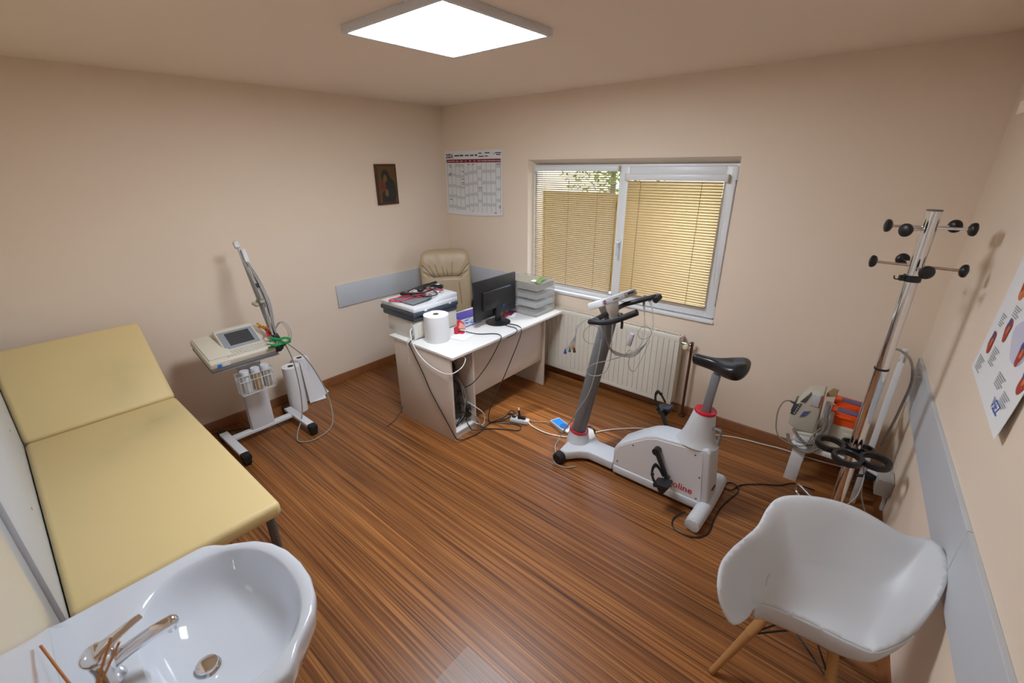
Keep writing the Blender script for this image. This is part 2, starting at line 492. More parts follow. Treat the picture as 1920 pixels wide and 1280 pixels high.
# pale protective boards on the walls
struct(MB().b2((0, -1.485, 0.762), (0.016, 0.0, 0.98), 0.002), 'trim_3', M_BOARD)
struct(MB().b2((0.016, -0.016, 0.762), (1.17, 0.0, 0.98), 0.002), 'trim_4', M_BOARD)
def cboard(y0, y1, z0, z1, name):
    b = MB(); b.prism([onC(y0, z0), onC(y1, z0), onC(y1, z1), onC(y0, z1)], CN * 0.016, 0.0015, 1)
    return struct(b, name, M_BOARD)
cboard(-0.03, -1.74, 0.665, 0.925, 'trim_5')
cboard(-1.744, -3.3, 0.665, 0.925, 'trim_6')
b = MB()
b.b2((0.0, YD, 0.45), (2.20, YD + 0.017, 1.45), 0.001)
struct(b, 'trim_7', M_BOARD)
struct(MB().b2((2.202, YD, 0.30), (3.4, YD + 0.003, 1.60)), 'trim_9', mat('glossy_white_splashback', (0.70, 0.71, 0.72), 0.06, spec=0.6))
b = MB()
for (x, z) in ((0.905, 0.865), (1.62, 0.80), (0.905, 1.3), (1.62, 1.3)):
    b.cyl((x, YD + 0.017, z), (x, YD + 0.019, z), 0.006, n=12)
struct(b, 'trim_8', M_STEEL)

# ------------------------------------------------------------------ window
FY0, FY1 = 0.055, 0.12
wr = thing('window_1', None, None, (2.13, 0.08, 0.885)); wr['kind'] = 'structure'
def ring(mb, x0, x1, z0, z1, wl, wr_, wb, wt, y0, y1, bev=0.004):
    mb.b2((x0, y0, z0), (x0 + wl, y1, z1), bev); mb.b2((x1 - wr_, y0, z0), (x1, y1, z1), bev)
    mb.b2((x0 + wl - .004, y0, z0), (x1 - wr_ + .004, y1, z0 + wb), bev); mb.b2((x0 + wl - .004, y0, z1 - wt), (x1 - wr_ + .004, y1, z1), bev)
b = MB(); ring(b, 1.222, 3.0645, 0.8852, 2.047, 0.035, 0.034, 0.05, 0.035, FY0, FY1)
b.b2((2.125, FY0, 0.90), (2.165, FY1, 2.02), 0.004)
b.build('window_frame', M_PVC, wr)
b = MB(); ring(b, 2.152, 3.048, 0.892, 2.030, 0.075, 0.078, 0.088, 0.075, 0.028, 0.09, 0.008)
sash = b.build('window_sash', M_PVC, wr)
b = MB(); b.box((2.192, 0.022, 1.40), (0.026, 0.012, 0.07), None, 0.004)
b.tube([(2.192, 0.02, 1.42), (2.192, -0.02, 1.42), (2.192, -0.026, 1.40), (2.192, -0.026, 1.30)], 0.009, n=10, sub=4)
b.build('window_handle', M_WHITE, sash)
b = MB()
b.cyl((3.052, 0.03, 0.905), (3.052, 0.03, 0.995), 0.009, n=14); b.build('hinge', M_WHITE, sash)
b = MB(); b.cyl((3.052, 0.03, 1.935), (3.052, 0.03, 2.025), 0.009, n=14); b.build('hinge', M_WHITE, sash)
MB().b2((1.25, 0.085, 0.92), (2.13, 0.092, 2.02)).build('window_pane', M_GLASS, wr)
MB().b2((2.22, 0.064, 0.97), (2.98, 0.071, 1.965)).build('window_pane', M_GLASS, sash)

def blind(label, x0, x1, ztop, zbot, y, tilt_top, tilt_bot, cords, hx0, hx1, headh, pitch, wdt):
    t = thing('venetian_blind', label, 'blind', ((x0 + x1) / 2, y, zbot), 0, 'venetian blinds on the window')
    b = MB(); b.b2((hx0, y - 0.016, ztop), (hx1, y + 0.014, ztop + headh), 0.004)
    hr = b.build('head_rail', M_PVC, t)
    for xx in (hx0, hx1):
        b = MB(); b.b2((xx - 0.008, y - 0.019, ztop - 0.004), (xx + 0.008, y + 0.016, ztop + headh + 0.002), 0.003); b.build('end_cap', M_CREAM, hr)
    b = MB(); n = int((ztop - zbot) / pitch)
    for k in range(n):
        z = zbot + 0.016 + (k + 0.5) * (ztop - zbot - 0.02) / n
        a = tilt_bot + (tilt_top - tilt_bot) * (k / n) ** 3.5
        # curved slat, inner edge low
        def fn(u, v, z=z, a=a):
            s_ = (v - 0.5) * wdt
            c_ = 0.0034 * (1 - (2 * v - 1) ** 2)
            return (x0 + (x1 - x0) * u, y + s_ * math.cos(a) - c_ * math.sin(a), z + s_ * math.sin(a) + c_ * math.cos(a))
        b.grid(fn, 1, 4)
    b.build('slats', M_BLIND, t, angle=60)
    b = MB(); b.b2((x0, y - 0.010, zbot), (x1, y + 0.010, zbot + 0.014), 0.003)
    b.build('bottom_rail', M_BLIND, t)
    for f in cords:
        b = MB(); xx = x0 + (x1 - x0) * f
        b.tube([(xx, y - 0.0115, zbot + 0.006), (xx, y - 0.0115, ztop)], 0.0014, n=5, smooth=False)
        b.build('ladder_cord', mat('tan_cord', (0.20, 0.13, 0.05), 0.8), t)
    return t
blind('gold venetian blind on the left fixed pane with daylight showing through its top slats', 1.262, 2.118, 1.992, 0.945, 0.03, math.radians(24), math.radians(39), (0.14, 0.45, 0.80), 1.255, 2.128, 0.042, 0.0182, 0.0185)
tb = blind('gold venetian blind closed over the right opening sash', 2.232, 2.978, 1.925, 0.972, 0.004, math.radians(56), math.radians(56), (0.155, 0.80), 2.215, 2.998, 0.047, 0.0212, 0.0245)
b = MB(); b.tube([(2.99, 0.0, 1.92), (2.995, 0.01, 1.5), (3.01, 0.015, 1.20), (3.022, 0.012, 1.15), (3.03, 0.012, 1.22), (3.025, 0.012, 1.40)], 0.0015, n=5)
b.build('pull_cord', M_WCABLE, tb)

# ------------------------------------------------------------------ outside the window
gd = struct(MB().b2((-8, 0.3, -0.6), (14, 16, -0.3)), 'ground', M_GRASS)
fw = MB()
for k in range(34):
    fw.b2((-2.0 + k * 0.25, 3.2, -0.3), (-2.0 + k * 0.25 + 0.235, 3.24, 1.60), 0.004, 1)
for z in (0.2, 1.4): fw.b2((-2.0, 3.24, z), (6.4, 3.28, z + 0.09))
fo = fw.build('board_fence', mat('orange_brown_fence_stain', (0.36, 0.165, 0.010), 0.7, vary=0.15)); tag(fo, 'orange brown board fence outside behind the left blind', 'fence')
def tree(cx, cy, hgt, rad, seed, label):
    rnd = random.Random(seed)
    t = thing('garden_tree', label, 'tree', (cx, cy, -0.3), 0, 'trees outside the window')
    b = MB(); b.tube([(cx, cy, -0.3), (cx + .05, cy, hgt * 0.4), (cx - .05, cy + .05, hgt * 0.8)], [0.10] * 6 + [0.06] * 20, n=8)
    b.build('trunk', M_BARK, t)
    b = MB(); bm = b.bm
    for _ in range(1700):
        v = Vector((rnd.gauss(0, 1), rnd.gauss(0, 1), rnd.gauss(0, 1))).normalized() * rad * (rnd.random() ** 0.4)
        c = Vector((cx, cy, hgt * 0.75)) + Vector((v.x, v.y, v.z * 1.1))
        a = Vector((rnd.uniform(-1, 1), rnd.uniform(-1, 1), rnd.uniform(-1, 1))).normalized() * 0.065
        d = Vector((rnd.uniform(-1, 1), rnd.uniform(-1, 1), rnd.uniform(-1, 1))).normalized() * 0.036
        vs = [bm.verts.new(c + q) for q in (-a, d, a, -d)]
        bm.faces.new(vs)
    f = b.build('foliage', M_LEAF, t); f['kind'] = 'stuff'
tree(-0.9, 5.6, 3.4, 1.3, 3, 'leafy garden tree outside seen through the left blind, nearer the room corner')
tree(1.6, 7.2, 3.6, 1.3, 5, 'leafy garden tree outside seen between slats behind the bright gap')

# ------------------------------------------------------------------ ceiling lamp
LX0, LX1, LY0, LY1 = 1.888, 2.560, -2.245, -1.563
lt = thing('ceiling_light', 'square white flat LED panel lit on the ceiling', 'ceiling light', (2.22, -1.9, 2.60))
b = MB()
po_ = 0.022
for lo, hi in (((LX0, LY0), (LX1, LY0 + po_)), ((LX0, LY1 - po_), (LX1, LY1)), ((LX0, LY0 + po_), (LX0 + po_, LY1 - po_)), ((LX1 - po_, LY0 + po_), (LX1, LY1 - po_))):
    b.b2((*lo, 2.600), (*hi, H - 0.001), 0.003)
b.build('frame', mat('white_lamp_frame', (0.72, 0.73, 0.76), 0.5), lt)
b = MB(); b.b2((LX0 + po_, LY0 + po_, 2.603), (LX1 - po_, LY1 - po_, 2.610))
b.build('diffuser', mat('lit_diffuser', (0.9, 0.9, 0.9), 0.5, emit=(0.90, 0.97, 1.06), estr=LAMP_STRENGTH), lt)

# ------------------------------------------------------------------ radiator
rd = thing('radiator', 'cream ribbed panel radiator below the window', 'radiator', (2.17, -0.08, 0.1))
RX0, RX1, RZ0, RZ1 = 1.48, 2.865, 0.105, 0.735
b = MB(); nr = 28
poly = []
pitch = (RX1 - RX0 - 0.06) / nr
poly.append((RX0, -0.118)); 
x = RX0 + 0.03
poly.append((x, -0.118))
for k in range(nr):
    a = x + k * pitch
    poly += [(a + 0.004, -0.125), (a + pitch * 0.87, -0.125), (a + pitch * 0.90, -0.117), (a + pitch * 0.985, -0.117)]
poly += [(RX1 - 0.03, -0.118), (RX1, -0.118), (RX1, -0.098), (RX0, -0.098)]
b.prism([(p[0], p[1], RZ0 + 0.045) for p in poly], (0, 0, RZ1 - RZ0 - 0.085))
b.b2((RX0, -0.122, RZ0), (RX1, -0.098, RZ0 + 0.047), 0.008); b.b2((RX0, -0.122, RZ1 - 0.045), (RX1, -0.098, RZ1), 0.008)
b.b2((RX0 + .01, -0.045, RZ0), (RX1 - .01, -0.030, RZ1 - .01), 0.006)
b.build('panel', M_RAD, rd, angle=30)
b = MB()
b.b2((RX0 + 0.004, -0.098, RZ1 - 0.014), (RX1 - 0.004, -0.086, RZ1), 0.001); b.b2((RX0 + 0.004, -0.044, RZ1 - 0.014), (RX1 - 0.004, -0.030, RZ1), 0.001)
for k in range(74):
    xx = RX0 + 0.008 + k * (RX1 - RX0 - 0.02) / 73
    b.b2((xx, -0.088, RZ1 - 0.010), (xx + 0.008, -0.042, RZ1 - 0.002))
b.b2((RX0 + .02, -0.09, RZ0 + 0.03), (RX1 - .02, -0.05, RZ1 - 0.04))
b.build('grille', M_RAD, rd)
for xx in (RX0, RX1):
    b = MB(); b.b2((xx - 0.003, -0.10, RZ0 + 0.02), (xx + 0.003, -0.028, RZ1 - 0.002), 0.001); b.build('side_cover', M_RAD, rd)
for xx in (1.75, 2.6):
    b = MB(); b.b2((xx - .02, -0.03, 0.2), (xx + .02, -0.0005, 0.6)); b.build('wall_bracket', M_RAD, rd)
b = MB(); b.cyl((2.865, -0.075, 0.675), (2.945, -0.075, 0.675), 0.011); b.cyl((2.925, -0.075, 0.675), (2.925, -0.12, 0.672), 0.016)
b.build('valve', M_STEEL, rd)
b = MB(); b.lathe([(0, 0), (0.019, 0), (0.021, 0.01), (0.021, 0.035), (0.015, 0.045), (0, 0.046)], (2.925, -0.118, 0.672), (0, -1, 0), 20)
b.build('valve_cap', mat('cream_knob', (0.72, 0.66, 0.45), 0.4), rd)
b = MB(); b.tube([(2.945, -0.075, 0.69), (2.95, -0.06, 0.68), (2.952, -0.06, 0.64), (2.952, -0.06, 0.10), (2.952, -0.06, 0.02)], 0.011, n=12)
b.lathe([(0.024, 0.0), (0.026, 0.006), (0.020, 0.02), (0.011, 0.022)], (2.952, -0.06, 0.001), n=20)
tag(b.build('heating_pipe', M_BROWNP), 'dark brown painted heating pipe rising beside the radiator', 'pipe')

# ------------------------------------------------------------------ wall shelf at upper right
b = MB(); b.prism([onC(-1.0, 2.20), onC(-2.3, 2.20), onC(-2.3, 2.20, 0.15), onC(-1.02, 2.20, 0.15), onC(-1.0, 2.20, 0.13)], (0, 0, 0.045), 0.006, 2)
tag(b.build('wall_shelf', M_WALL), 'cream wall shelf high on the right wall at the frame edge', 'shelf')

# ------------------------------------------------------------------ year calendar on the back wall
cal = thing('wall_calendar', 'large white year planner sheet dated 2026 taped by the room corner', 'calendar', (0.45, -0.002, 1.55))
CX0, CX1 = 0.035, 0.868
def cedge(u): return 1.540 + 0.028 * u - 0.016 * math.sin(u * math.pi)   # wavy lower edge
def cal_fn(u, v):
    z = cedge(u) + (2.193 - cedge(u)) * v
    return (CX0 + (CX1 - CX0) * u, -0.004 - 0.010 * (1 - v) ** 3 * (0.6 + 0.4 * math.cos(u * 7)), z)
MB().grid(cal_fn, 24, 16, 0.0008).build('sheet', M_PAPER, cal)
b = MB(); b.b2((0.055, -0.0058, 2.075), (0.850, -0.005, 2.108)); b.build('month_bar', M_INKRED, cal)
b = MB(); rnd = random.Random(2)
gx0, gx1, gz0, gz1 = 0.062, 0.846, 1.585, 2.072
cw = (gx1 - gx0) / 12
def surf_y(x, z):
    u = (x - CX0) / (CX1 - CX0); v = (z - cedge(u)) / (2.193 - cedge(u)); return cal_fn(u, max(0, min(1, v)))[1]
for k in range(13):
    x = gx0 + k * cw
    def fn(u, v, x=x):
        z = gz0 + (gz1 - gz0) * v; return (x + (u - .5) * 0.006, surf_y(x, z) - 0.0016, z)
    b.grid(fn, 1, 10)
b.build('column_lines', mat('pale_grey_print', (0.46, 0.49, 0.50), 0.8), cal)
b = MB()
for k in range(12):
    ph = rnd.random() * 7
    for wk in range(5):
        dd = ph + wk * 7
        if dd > 29: continue
        z1 = gz1 - dd * (gz1 - gz0) / 31; z0 = z1 - 2 * (gz1 - gz0) / 31
        def fn(u, v, k=k, z0=z0, z1=z1):
            x = gx0 + (k + 0.12 + 0.82 * u) * cw; z = z0 + (z1 - z0) * v
            return (x, surf_y(x, z) - 0.0012, z)
        b.grid(fn, 1, 2)
b.build('weekend_cells', mat('pale_teal_print', (0.60, 0.66, 0.66), 0.8), cal)
b = MB()
for k in range(32):
    z = gz1 - k * (gz1 - gz0) / 31
    def fn(u, v, z=z):
        x = gx0 + (gx1 - gx0) * u; return (x, surf_y(x, z) - 0.0010, z + (v - .5) * 0.0012)
    b.grid(fn, 12, 1)
b.build('row_lines', mat('faint_grey_print', (0.55, 0.57, 0.58), 0.8), cal)
for (cx, d, wd) in ((0, 1, .5), (0, 2, .4), (0, 6, .5), (0, 7, .8), (0, 23.5, .9), (3, 5, .6), (3, 10, .7), (3, 12, .7), (3, 13, .7), (7, 15, .9), (4.4, .6, .5), (5.4, .4, .5), (11, .3, .9), (11, 26, .4), (11, 27, .4), (4.8, 30.7, .3), (10.2, 30.6, .6)):
    x1 = gx0 + (cx + 0.98) * cw; z = gz1 - (d + .5) * (gz1 - gz0) / 31
    z = max(z, gz0 - 0.005)
    b = MB(); b.b2((x1 - wd * cw * .9, surf_y(x1, z) - 0.0025, z - 0.003), (x1, surf_y(x1, z) - 0.0019, z + 0.003)); b.build('holiday_mark', M_INKRED, cal)
R_, U_ = (1, 0, 0), (0, 0, 1)
text_mesh('20', 0.062, (0.048, -0.0052, 2.122), R_, U_, bold=0.0012).build('year_lettering', M_INK, cal)
text_mesh('26', 0.062, (0.102, -0.0052, 2.122), R_, U_, bold=0.0012).build('year_lettering', M_INKRED, cal)
hdr = [(0.185, 2.139, 0.075, .012), (0.268, 2.139, 0.055, .014), (0.345, 2.139, 0.06, .0115), (0.425, 2.139, 0.048, .012), (0.492, 2.139, 0.036, .014)]
hdr += [(x, z, l, .009) for x, z, l in ((0.545, 2.158, 0.045), (0.545, 2.128, 0.075), (0.635, 2.160, 0.07), (0.635, 2.130, 0.04), (0.752, 2.150, 0.012), (0.775, 2.158, 0.08), (0.79, 2.142, 0.055))]
for x, z, l, h_ in hdr:
    b = MB(); b.b2((x, -0.0056, z), (x + l, -0.0049, z + h_)); b.build('header_line', M_INK, cal)
mons = ['IANUARIE', 'FEBRUARIE', 'MARTIE', 'APRILIE', 'MAI', 'IUNIE', 'IULIE', 'AUGUST', 'SEPTEMBRIE', 'OCTOMBRIE', 'NOIEMBRIE', 'DECEMBRIE']
for k, s_ in enumerate(mons):
    text_mesh(s_, 0.0125, (gx0 + (k + .5) * cw, -0.0062, 2.0865), R_, U_, align='CENTER').build('month_name', M_PAPER, cal)

# ------------------------------------------------------------------ small dark painting on the left wall
ic = thing('painted_panel', 'small dark brown painted wooden panel hanging on the left wall', 'picture', (0.0, -0.78, 1.69))
IY0, IY1, IZ0, IZ1 = -0.905, -0.662, 1.688, 2.068
MB().b2((0.001, IY0, IZ0), (0.024, IY1, IZ1), 0.003).build('board', mat('dark_red_brown_wood', (0.075, 0.018, 0.008), 0.5, vary=0.2), ic)
MB().b2((0.023, IY0 + 0.022, IZ0 + 0.02), (0.0255, IY1 - 0.016, IZ1 - 0.02)).build('ground', mat('aged_ochre_ground', (0.115, 0.052, 0.009), 0.5, vary=0.45, vscale=9), ic)
def ell(mb, y, z, ry, rz, x, n=20, th=0.001):
    mb.prism([(x, y + ry * math.cos(2 * math.pi * k / n), z + rz * math.sin(2 * math.pi * k / n)) for k in range(n)], (th, 0, 0))
b = MB(); b.prism([(0.0255, y, z) for y, z in ((-0.70, 1.71), (-0.86, 1.71), (-0.855, 1.80), (-0.80, 1.84), (-0.805, 1.92), (-0.845, 1.925), (-0.842, 1.985), (-0.81, 2.02), (-0.772, 2.005), (-0.745, 1.95), (-0.700, 1.90), (-0.682, 1.80))], (0.001, 0, 0))
b.build('dark_shape', mat('dark_blue_black_paint', (0.012, 0.013, 0.012), 0.5), ic)
for q_ in ((-0.805, 1.935, 0.022, 0.034, 0.0266), (-0.80, 1.80, 0.02, 0.035, 0.0266)):
    b = MB(); ell(b, *q_); b.build('ochre_shape', mat('ochre_paint', (0.17, 0.085, 0.02), 0.5, vary=0.3, vscale=40), ic)
b = MB(); ell(b, -0.83, 1.86, 0.028, 0.04, 0.0264); b.build('red_shape', mat('russet_paint', (0.13, 0.025, 0.008), 0.5), ic)

# ------------------------------------------------------------------ anatomy poster on the right wall
po = thing('wall_poster', 'white heart anatomy poster with a curling lower edge on the right wall', 'poster', tuple(onC(-1.35, 1.24)))
PA = math.radians(4.0)
def pfn(u, v):   # u along the wall towards the camera, v up; the sheet hangs slightly rotated
    a, c_ = 0.58 * u, 0.92 * v
    y = -1.072 - (a * math.cos(PA) + c_ * math.sin(PA)); z = 1.262 + c_ * math.cos(PA) - a * math.sin(PA)
    off = 0.003 + 0.020 * (1 - v) ** 4 * (0.35 + 0.65 * u)
    return onC(y, z, off)
MB().grid(lambda u, v: pfn(u, v), 14, 24, 0.0008).build('sheet', M_PAPER, po)
def pp(y, z, e=0.0022):
    dy, dz = -1.072 - y, z - 1.262
    a = dy * math.cos(PA) - dz * math.sin(PA); c_ = dy * math.sin(PA) + dz * math.cos(PA)
    return pfn(a / 0.58, c_ / 0.92) + CN * e
def patch(mb, y0, y1, z0, z1, e=0.0022, nu=3, nv=2):
    mb.grid(lambda u, v: pp(y0 + (y1 - y0) * u, z0 + (z1 - z0) * v, e), nu, nv)
def disc(mb, y, z, ry, rz, e, ph=0.0, n=20):
    mb.grid(lambda u, v: pp(y + v * ry * math.cos(2 * math.pi * u) * (1 + 0.18 * math.sin(3 * 2 * math.pi * u + ph)), z + v * rz * math.sin(2 * math.pi * u), e), n, 2)
hr_, hb_m, ho_ = mat('heart_red_print', (0.45, 0.05, 0.03), 0.7, vary=0.4, vscale=60), mat('vein_blue_print', (0.07, 0.08, 0.25), 0.7), mat('muscle_orange_print', (0.68, 0.20, 0.06), 0.7, vary=0.4, vscale=60)
veil = MB(); disc(veil, -1.46, 1.50, 0.10, 0.075, 0.0022, 1); veil.build('pale_blue_print', mat('pale_blue_wash', (0.62, 0.62, 0.78), 0.8), po)
for (y, z) in ((-1.178, 1.405), (-1.287, 1.487), (-1.50, 1.47), (-1.62, 1.42)):
    q = MB(); disc(q, y, z, 0.027, 0.044, 0.0026, y * 9); hp = q.build('heart_picture', hr_, po)
    q = MB(); disc(q, y + 0.009, z + 0.024, 0.014, 0.021, 0.0032, y * 7); q.build('veins', hb_m, hp)
    q = MB(); disc(q, y - 0.008, z + 0.004, 0.010, 0.017, 0.0036, y * 5); q.build('muscle', ho_, hp)
for (y, z) in ((-1.262, 1.635), (-1.42, 1.71), (-1.58, 1.63)):
    q = MB(); disc(q, y, z, 0.032, 0.042, 0.0026, y); hp = q.build('heart_picture', ho_, po)
    q = MB(); disc(q, y + .01, z + .01, 0.016, 0.024, 0.0032, y); q.build('veins', hr_, hp)
for (y0, y1, zt, n) in ((-1.11, -1.20, 1.335, 7), (-1.235, -1.31, 1.410, 8), (-1.16, -1.22, 1.52, 6), (-1.40, -1.49, 1.37, 6), (-1.52, -1.60, 1.345, 6), (-1.26, -1.33, 1.575, 5)):
    b = MB()
    for k in range(n):
        patch(b, y0, y1 + 0.012 * (k % 3), zt - k * 0.0085 - 0.004, zt - k * 0.0085)
    b.build('text_block', M_INKGREY, po)
tm = text_mesh('VSEZ', 0.052, (0, 0, 0), (1, 0, 0), (0, 1, 0), extrude=0.0, bold=0.0004)
for v in tm.bm.verts: v.co = pp(-1.475 - v.co.x * 0.8, 1.268 + v.co.y, 0.0028)
tm.build('blue_lettering', M_INKBLUE, po)
# ================================================================== EXAMINATION COUCH
ct = thing('examination_couch', 'yellow vinyl examination couch with raised head section along the left', 'examination couch', (1.2, -3.37, 0))
CY0, CY1 = -3.7245, -3.022
b = MB(); b.b2((0.605, CY0, 0.575), (2.155, CY1, 0.652), 0.026, 4)
b.build('seat_pad', M_VINYL, ct)
hx, hz, tx, tz = 0.612, 0.652, 0.165, 1.078
d = Vector((tx - hx, 0, tz - hz)); Ln = d.length; ang = math.atan2(d.z, -d.x)
nrm = Vector((math.sin(ang), 0, math.cos(ang)))
c = Vector((hx, (CY0 + CY1) / 2, hz)) + d / 2 - nrm * 0.037
b = MB(); b.box(c, (Ln, CY1 - CY0, 0.074), (0, ang, 0), 0.026, 4)
b.build('head_pad', M_VINYL, ct)
b = MB()
fy0, fy1 = CY0 + 0.05, CY1 - 0.05
for y in (fy0, fy1): b.tube([(0.64, y, 0.555), (2.10, y, 0.555)], 0.019, n=10, smooth=False)
for x in (0.66, 2.08): b.tube([(x, fy0, 0.555), (x, fy1, 0.555)], 0.019, n=10, smooth=False)
pp0 = Vector((hx, 0, hz)) - nrm * 0.09
for y in (fy0 + .05, fy1 - .05):
    b.tube([(pp0.x + .03, y, pp0.z), (pp0.x + d.x * .9, y, pp0.z + d.z * .9)], 0.014, n=10, smooth=False)
    b.tube([(pp0.x + d.x * .55, y, pp0.z + d.z * .55), (0.70, y, 0.55)], 0.010, n=8, smooth=False)
b.build('frame', M_DKSTEEL, ct)
for sx, x in ((1, 2.07), (-1, 0.62)):
    for y in (fy0 + 0.0, fy1 + 0.012):
        b = MB(); b.tube([(x - .05 * sx, y, 0.56), (x, y, 0.545), (x + .012 * sx, y, 0.48), (x + .014 * sx, y, 0.30), (x + .05 * sx, y, 0.03)], 0.020, n=12)
        b.cyl((x + .052 * sx, y, 0.0), (x + .05 * sx, y, 0.035), 0.026)
        b.build('leg', M_DKSTEEL, ct)

# ================================================================== WASHBASIN
sk = thing('washbasin', 'white ceramic washbasin with rounded front beside the couch foot', 'washbasin', (2.74, -3.5, 0.6))
SX, SZ = 2.738, 0.85
half = [(0.322, YD + 0.0032), (0.322, -3.42), (0.320, -3.365), (0.300, -3.338), (0.268, -3.312), (0.240, -3.275), (0.205, -3.235), (0.150, -3.203), (0.080, -3.182), (0.0, -3.176)]
outl = [(SX + a, y) for a, y in half] + [(SX - a, y) for a, y in half[::-1][1:]]
BC = Vector((SX, -3.425))                     # bowl centre
def out_at(th):
    dx, dy = math.cos(th), math.sin(th); best = None
    n = len(outl)
    for i in range(n):
        a = outl[i]; c_ = outl[(i + 1) % n]
        ex, ey = c_[0] - a[0], c_[1] - a[1]
        den = dx * ey - dy * ex
        if abs(den) < 1e-9: continue
        t_ = ((a[0] - BC.x) * ey - (a[1] - BC.y) * ex) / den
        u_ = ((a[0] - BC.x) * dy - (a[1] - BC.y) * dx) / den
        if t_ > 0 and -1e-6 <= u_ <= 1 + 1e-6:
            if best is None or t_ < best: best = t_
    return best
NA = 128
angs = sorted([2 * math.pi * k / NA for k in range(NA)] + [math.atan2(y - BC.y, x - BC.x) % (2 * math.pi) for x, y in (outl[0], outl[-1])])
def bowl_r(th):
    a, bq = 0.262, (0.205 if math.sin(th) > 0 else 0.175)
    c_, s_ = abs(math.cos(th)), abs(math.sin(th))
    return 1.0 / ((c_ / a) ** 2.3 + (s_ / bq) ** 2.3) ** (1 / 2.3)
b = MB(); bm = b.bm; rings = []
def addring(fn):
    rings.append([bm.verts.new(fn(t_)) for t_ in angs])
def P_(t_, r, z): return Vector((BC.x + math.cos(t_) * r, max(YD + 0.0032, BC.y + math.sin(t_) * r), z))
addring(lambda t_: P_(t_, out_at(t_) * 0.42, 0.635))
addring(lambda t_: P_(t_, out_at(t_) * 0.70, 0.665))
addring(lambda t_: P_(t_, out_at(t_) * 0.90, 0.72))
addring(lambda t_: P_(t_, out_at(t_) * 0.99, 0.79))
addring(lambda t_: P_(t_, out_at(t_), 0.825))
def edge(t_, o_):
    r_ = out_at(t_)
    return r_ if BC.y + math.sin(t_) * r_ < YD + .02 else r_ - o_
addring(lambda t_: P_(t_, edge(t_, 0.001), 0.840))
addring(lambda t_: P_(t_, edge(t_, 0.005), 0.848))
addring(lambda t_: P_(t_, edge(t_, 0.012), SZ))
def mid(t_, f): return bowl_r(t_) + (out_at(t_) - bowl_r(t_)) * f
addring(lambda t_: P_(t_, mid(t_, 0.45), SZ - 0.001))
addring(lambda t_: P_(t_, mid(t_, 0.12), SZ - 0.003))
for f, z in ((1.0, -0.008), (0.975, -0.018), (0.94, -0.036), (0.89, -0.062), (0.82, -0.090), (0.70, -0.116), (0.54, -0.134), (0.38, -0.144), (0.22, -0.149), (0.12, -0.151)):
    addring(lambda t_, f=f, z=z: P_(t_, bowl_r(t_) * f, SZ + z))
for a, c_ in zip(rings[:-1], rings[1:]):
    for k in range(len(angs)):
        k2 = (k + 1) % len(angs)
        bm.faces.new((a[k], a[k2], c_[k2], c_[k]))
bm.faces.new(rings[0][::-1]); bm.faces.new(rings[-1])
bmesh.ops.recalc_face_normals(bm, faces=bm.faces)
b.build('basin', M_CER, sk, angle=50)
b = MB(); dz = SZ - 0.150; DX, DY = SX + 0.016, BC.y - 0.058
b.lathe([(0.034, -0.002), (0.034, 0.003), (0.031, 0.005), (0.027, 0.004), (0.026, 0.012), (0.029, 0.015), (0.028, 0.019), (0.018, 0.022), (0, 0.0235)], (DX, DY, dz + 0.004), n=28)
b.build('drain_plug', M_CHROME, sk)
b = MB(); b.tube([(SX, -3.6, 0.64), (SX, -3.6, 0.42), (SX, -3.62, 0.36), (SX, -3.72, 0.36), (SX, YD + .002, 0.36)], 0.018, n=12)
b.build('waste_pipe', M_CHROME, sk)
# mixer tap
tp = thing('mixer_tap', 'chrome single lever mixer tap on the washbasin rim', 'tap', (2.735, -3.655, SZ))
TX, TY = 2.728, -3.655
b = MB()
b.lathe([(0, 0), (0.031, 0), (0.031, 0.006), (0.027, 0.012), (0.0265, 0.050), (0.029, 0.070), (0.028, 0.085), (0.018, 0.097), (0, 0.1)], (TX, TY, SZ - 0.001), n=28)
b.build('body', M_CHROME, tp)
b = MB(); b.tube([(TX, TY + 0.005, SZ + 0.050), (TX + .008, TY + 0.05, SZ + 0.066), (TX + .014, TY + 0.10, SZ + 0.076), (TX + .018, TY + 0.138, SZ + 0.078)], [0.0185] * 6 + [0.0175] * 20, n=16)
b.sph((TX + .018, TY + 0.139, SZ + 0.078), 0.0175); b.cyl((TX + .018, TY + 0.136, SZ + 0.052), (TX + .018, TY + 0.136, SZ + 0.074), 0.011)
b.build('spout', M_CHROME, tp)
b = MB(); b.sph((TX - .004, TY - .004, SZ + 0.094), 0.031, (1, 1.1, 0.8))
b.tube([(TX + .004, TY - 0.01, SZ + 0.104), (TX - .004, TY + 0.03, SZ + 0.112), (TX - .014, TY + 0.07, SZ + 0.116), (TX - .020, TY + 0.092, SZ + 0.116)], [0.022, 0.0215, 0.021, 0.020, 0.019, 0.018, 0.017, 0.016, 0.015, 0.0145, 0.014, 0.0135, 0.013, 0.0125, 0.012, 0.0115, 0.011, 0.0105, 0.010], n=12, flat=0.55)
b.build('lever', M_CHROME, tp)
# reed diffuser
rt = thing('reed_diffuser', 'reed diffuser with thin orange sticks on the washbasin ledge', 'diffuser', (2.748, -3.700, SZ))
RB = Vector((2.800, -3.702, SZ))
b = MB(); b.lathe([(0, 0), (0.028, 0), (0.030, 0.004), (0.030, 0.05), (0.022, 0.062), (0.013, 0.066), (0.013, 0.078)], RB, n=24)
b.build('bottle', M_BOTTLE, rt)
for tipx, tipy, tipz in ((2.655, -3.735, 1.0), (2.685, -3.728, 0.965), (2.765, -3.622, 1.004), (2.79, -3.612, 1.0)):
    b = MB(); b.tube([tuple(RB + Vector((0, 0, 0.03))), (tipx, tipy, tipz)], 0.0032, n=6, smooth=False)
    b.build('reed_stick', M_REED, rt)

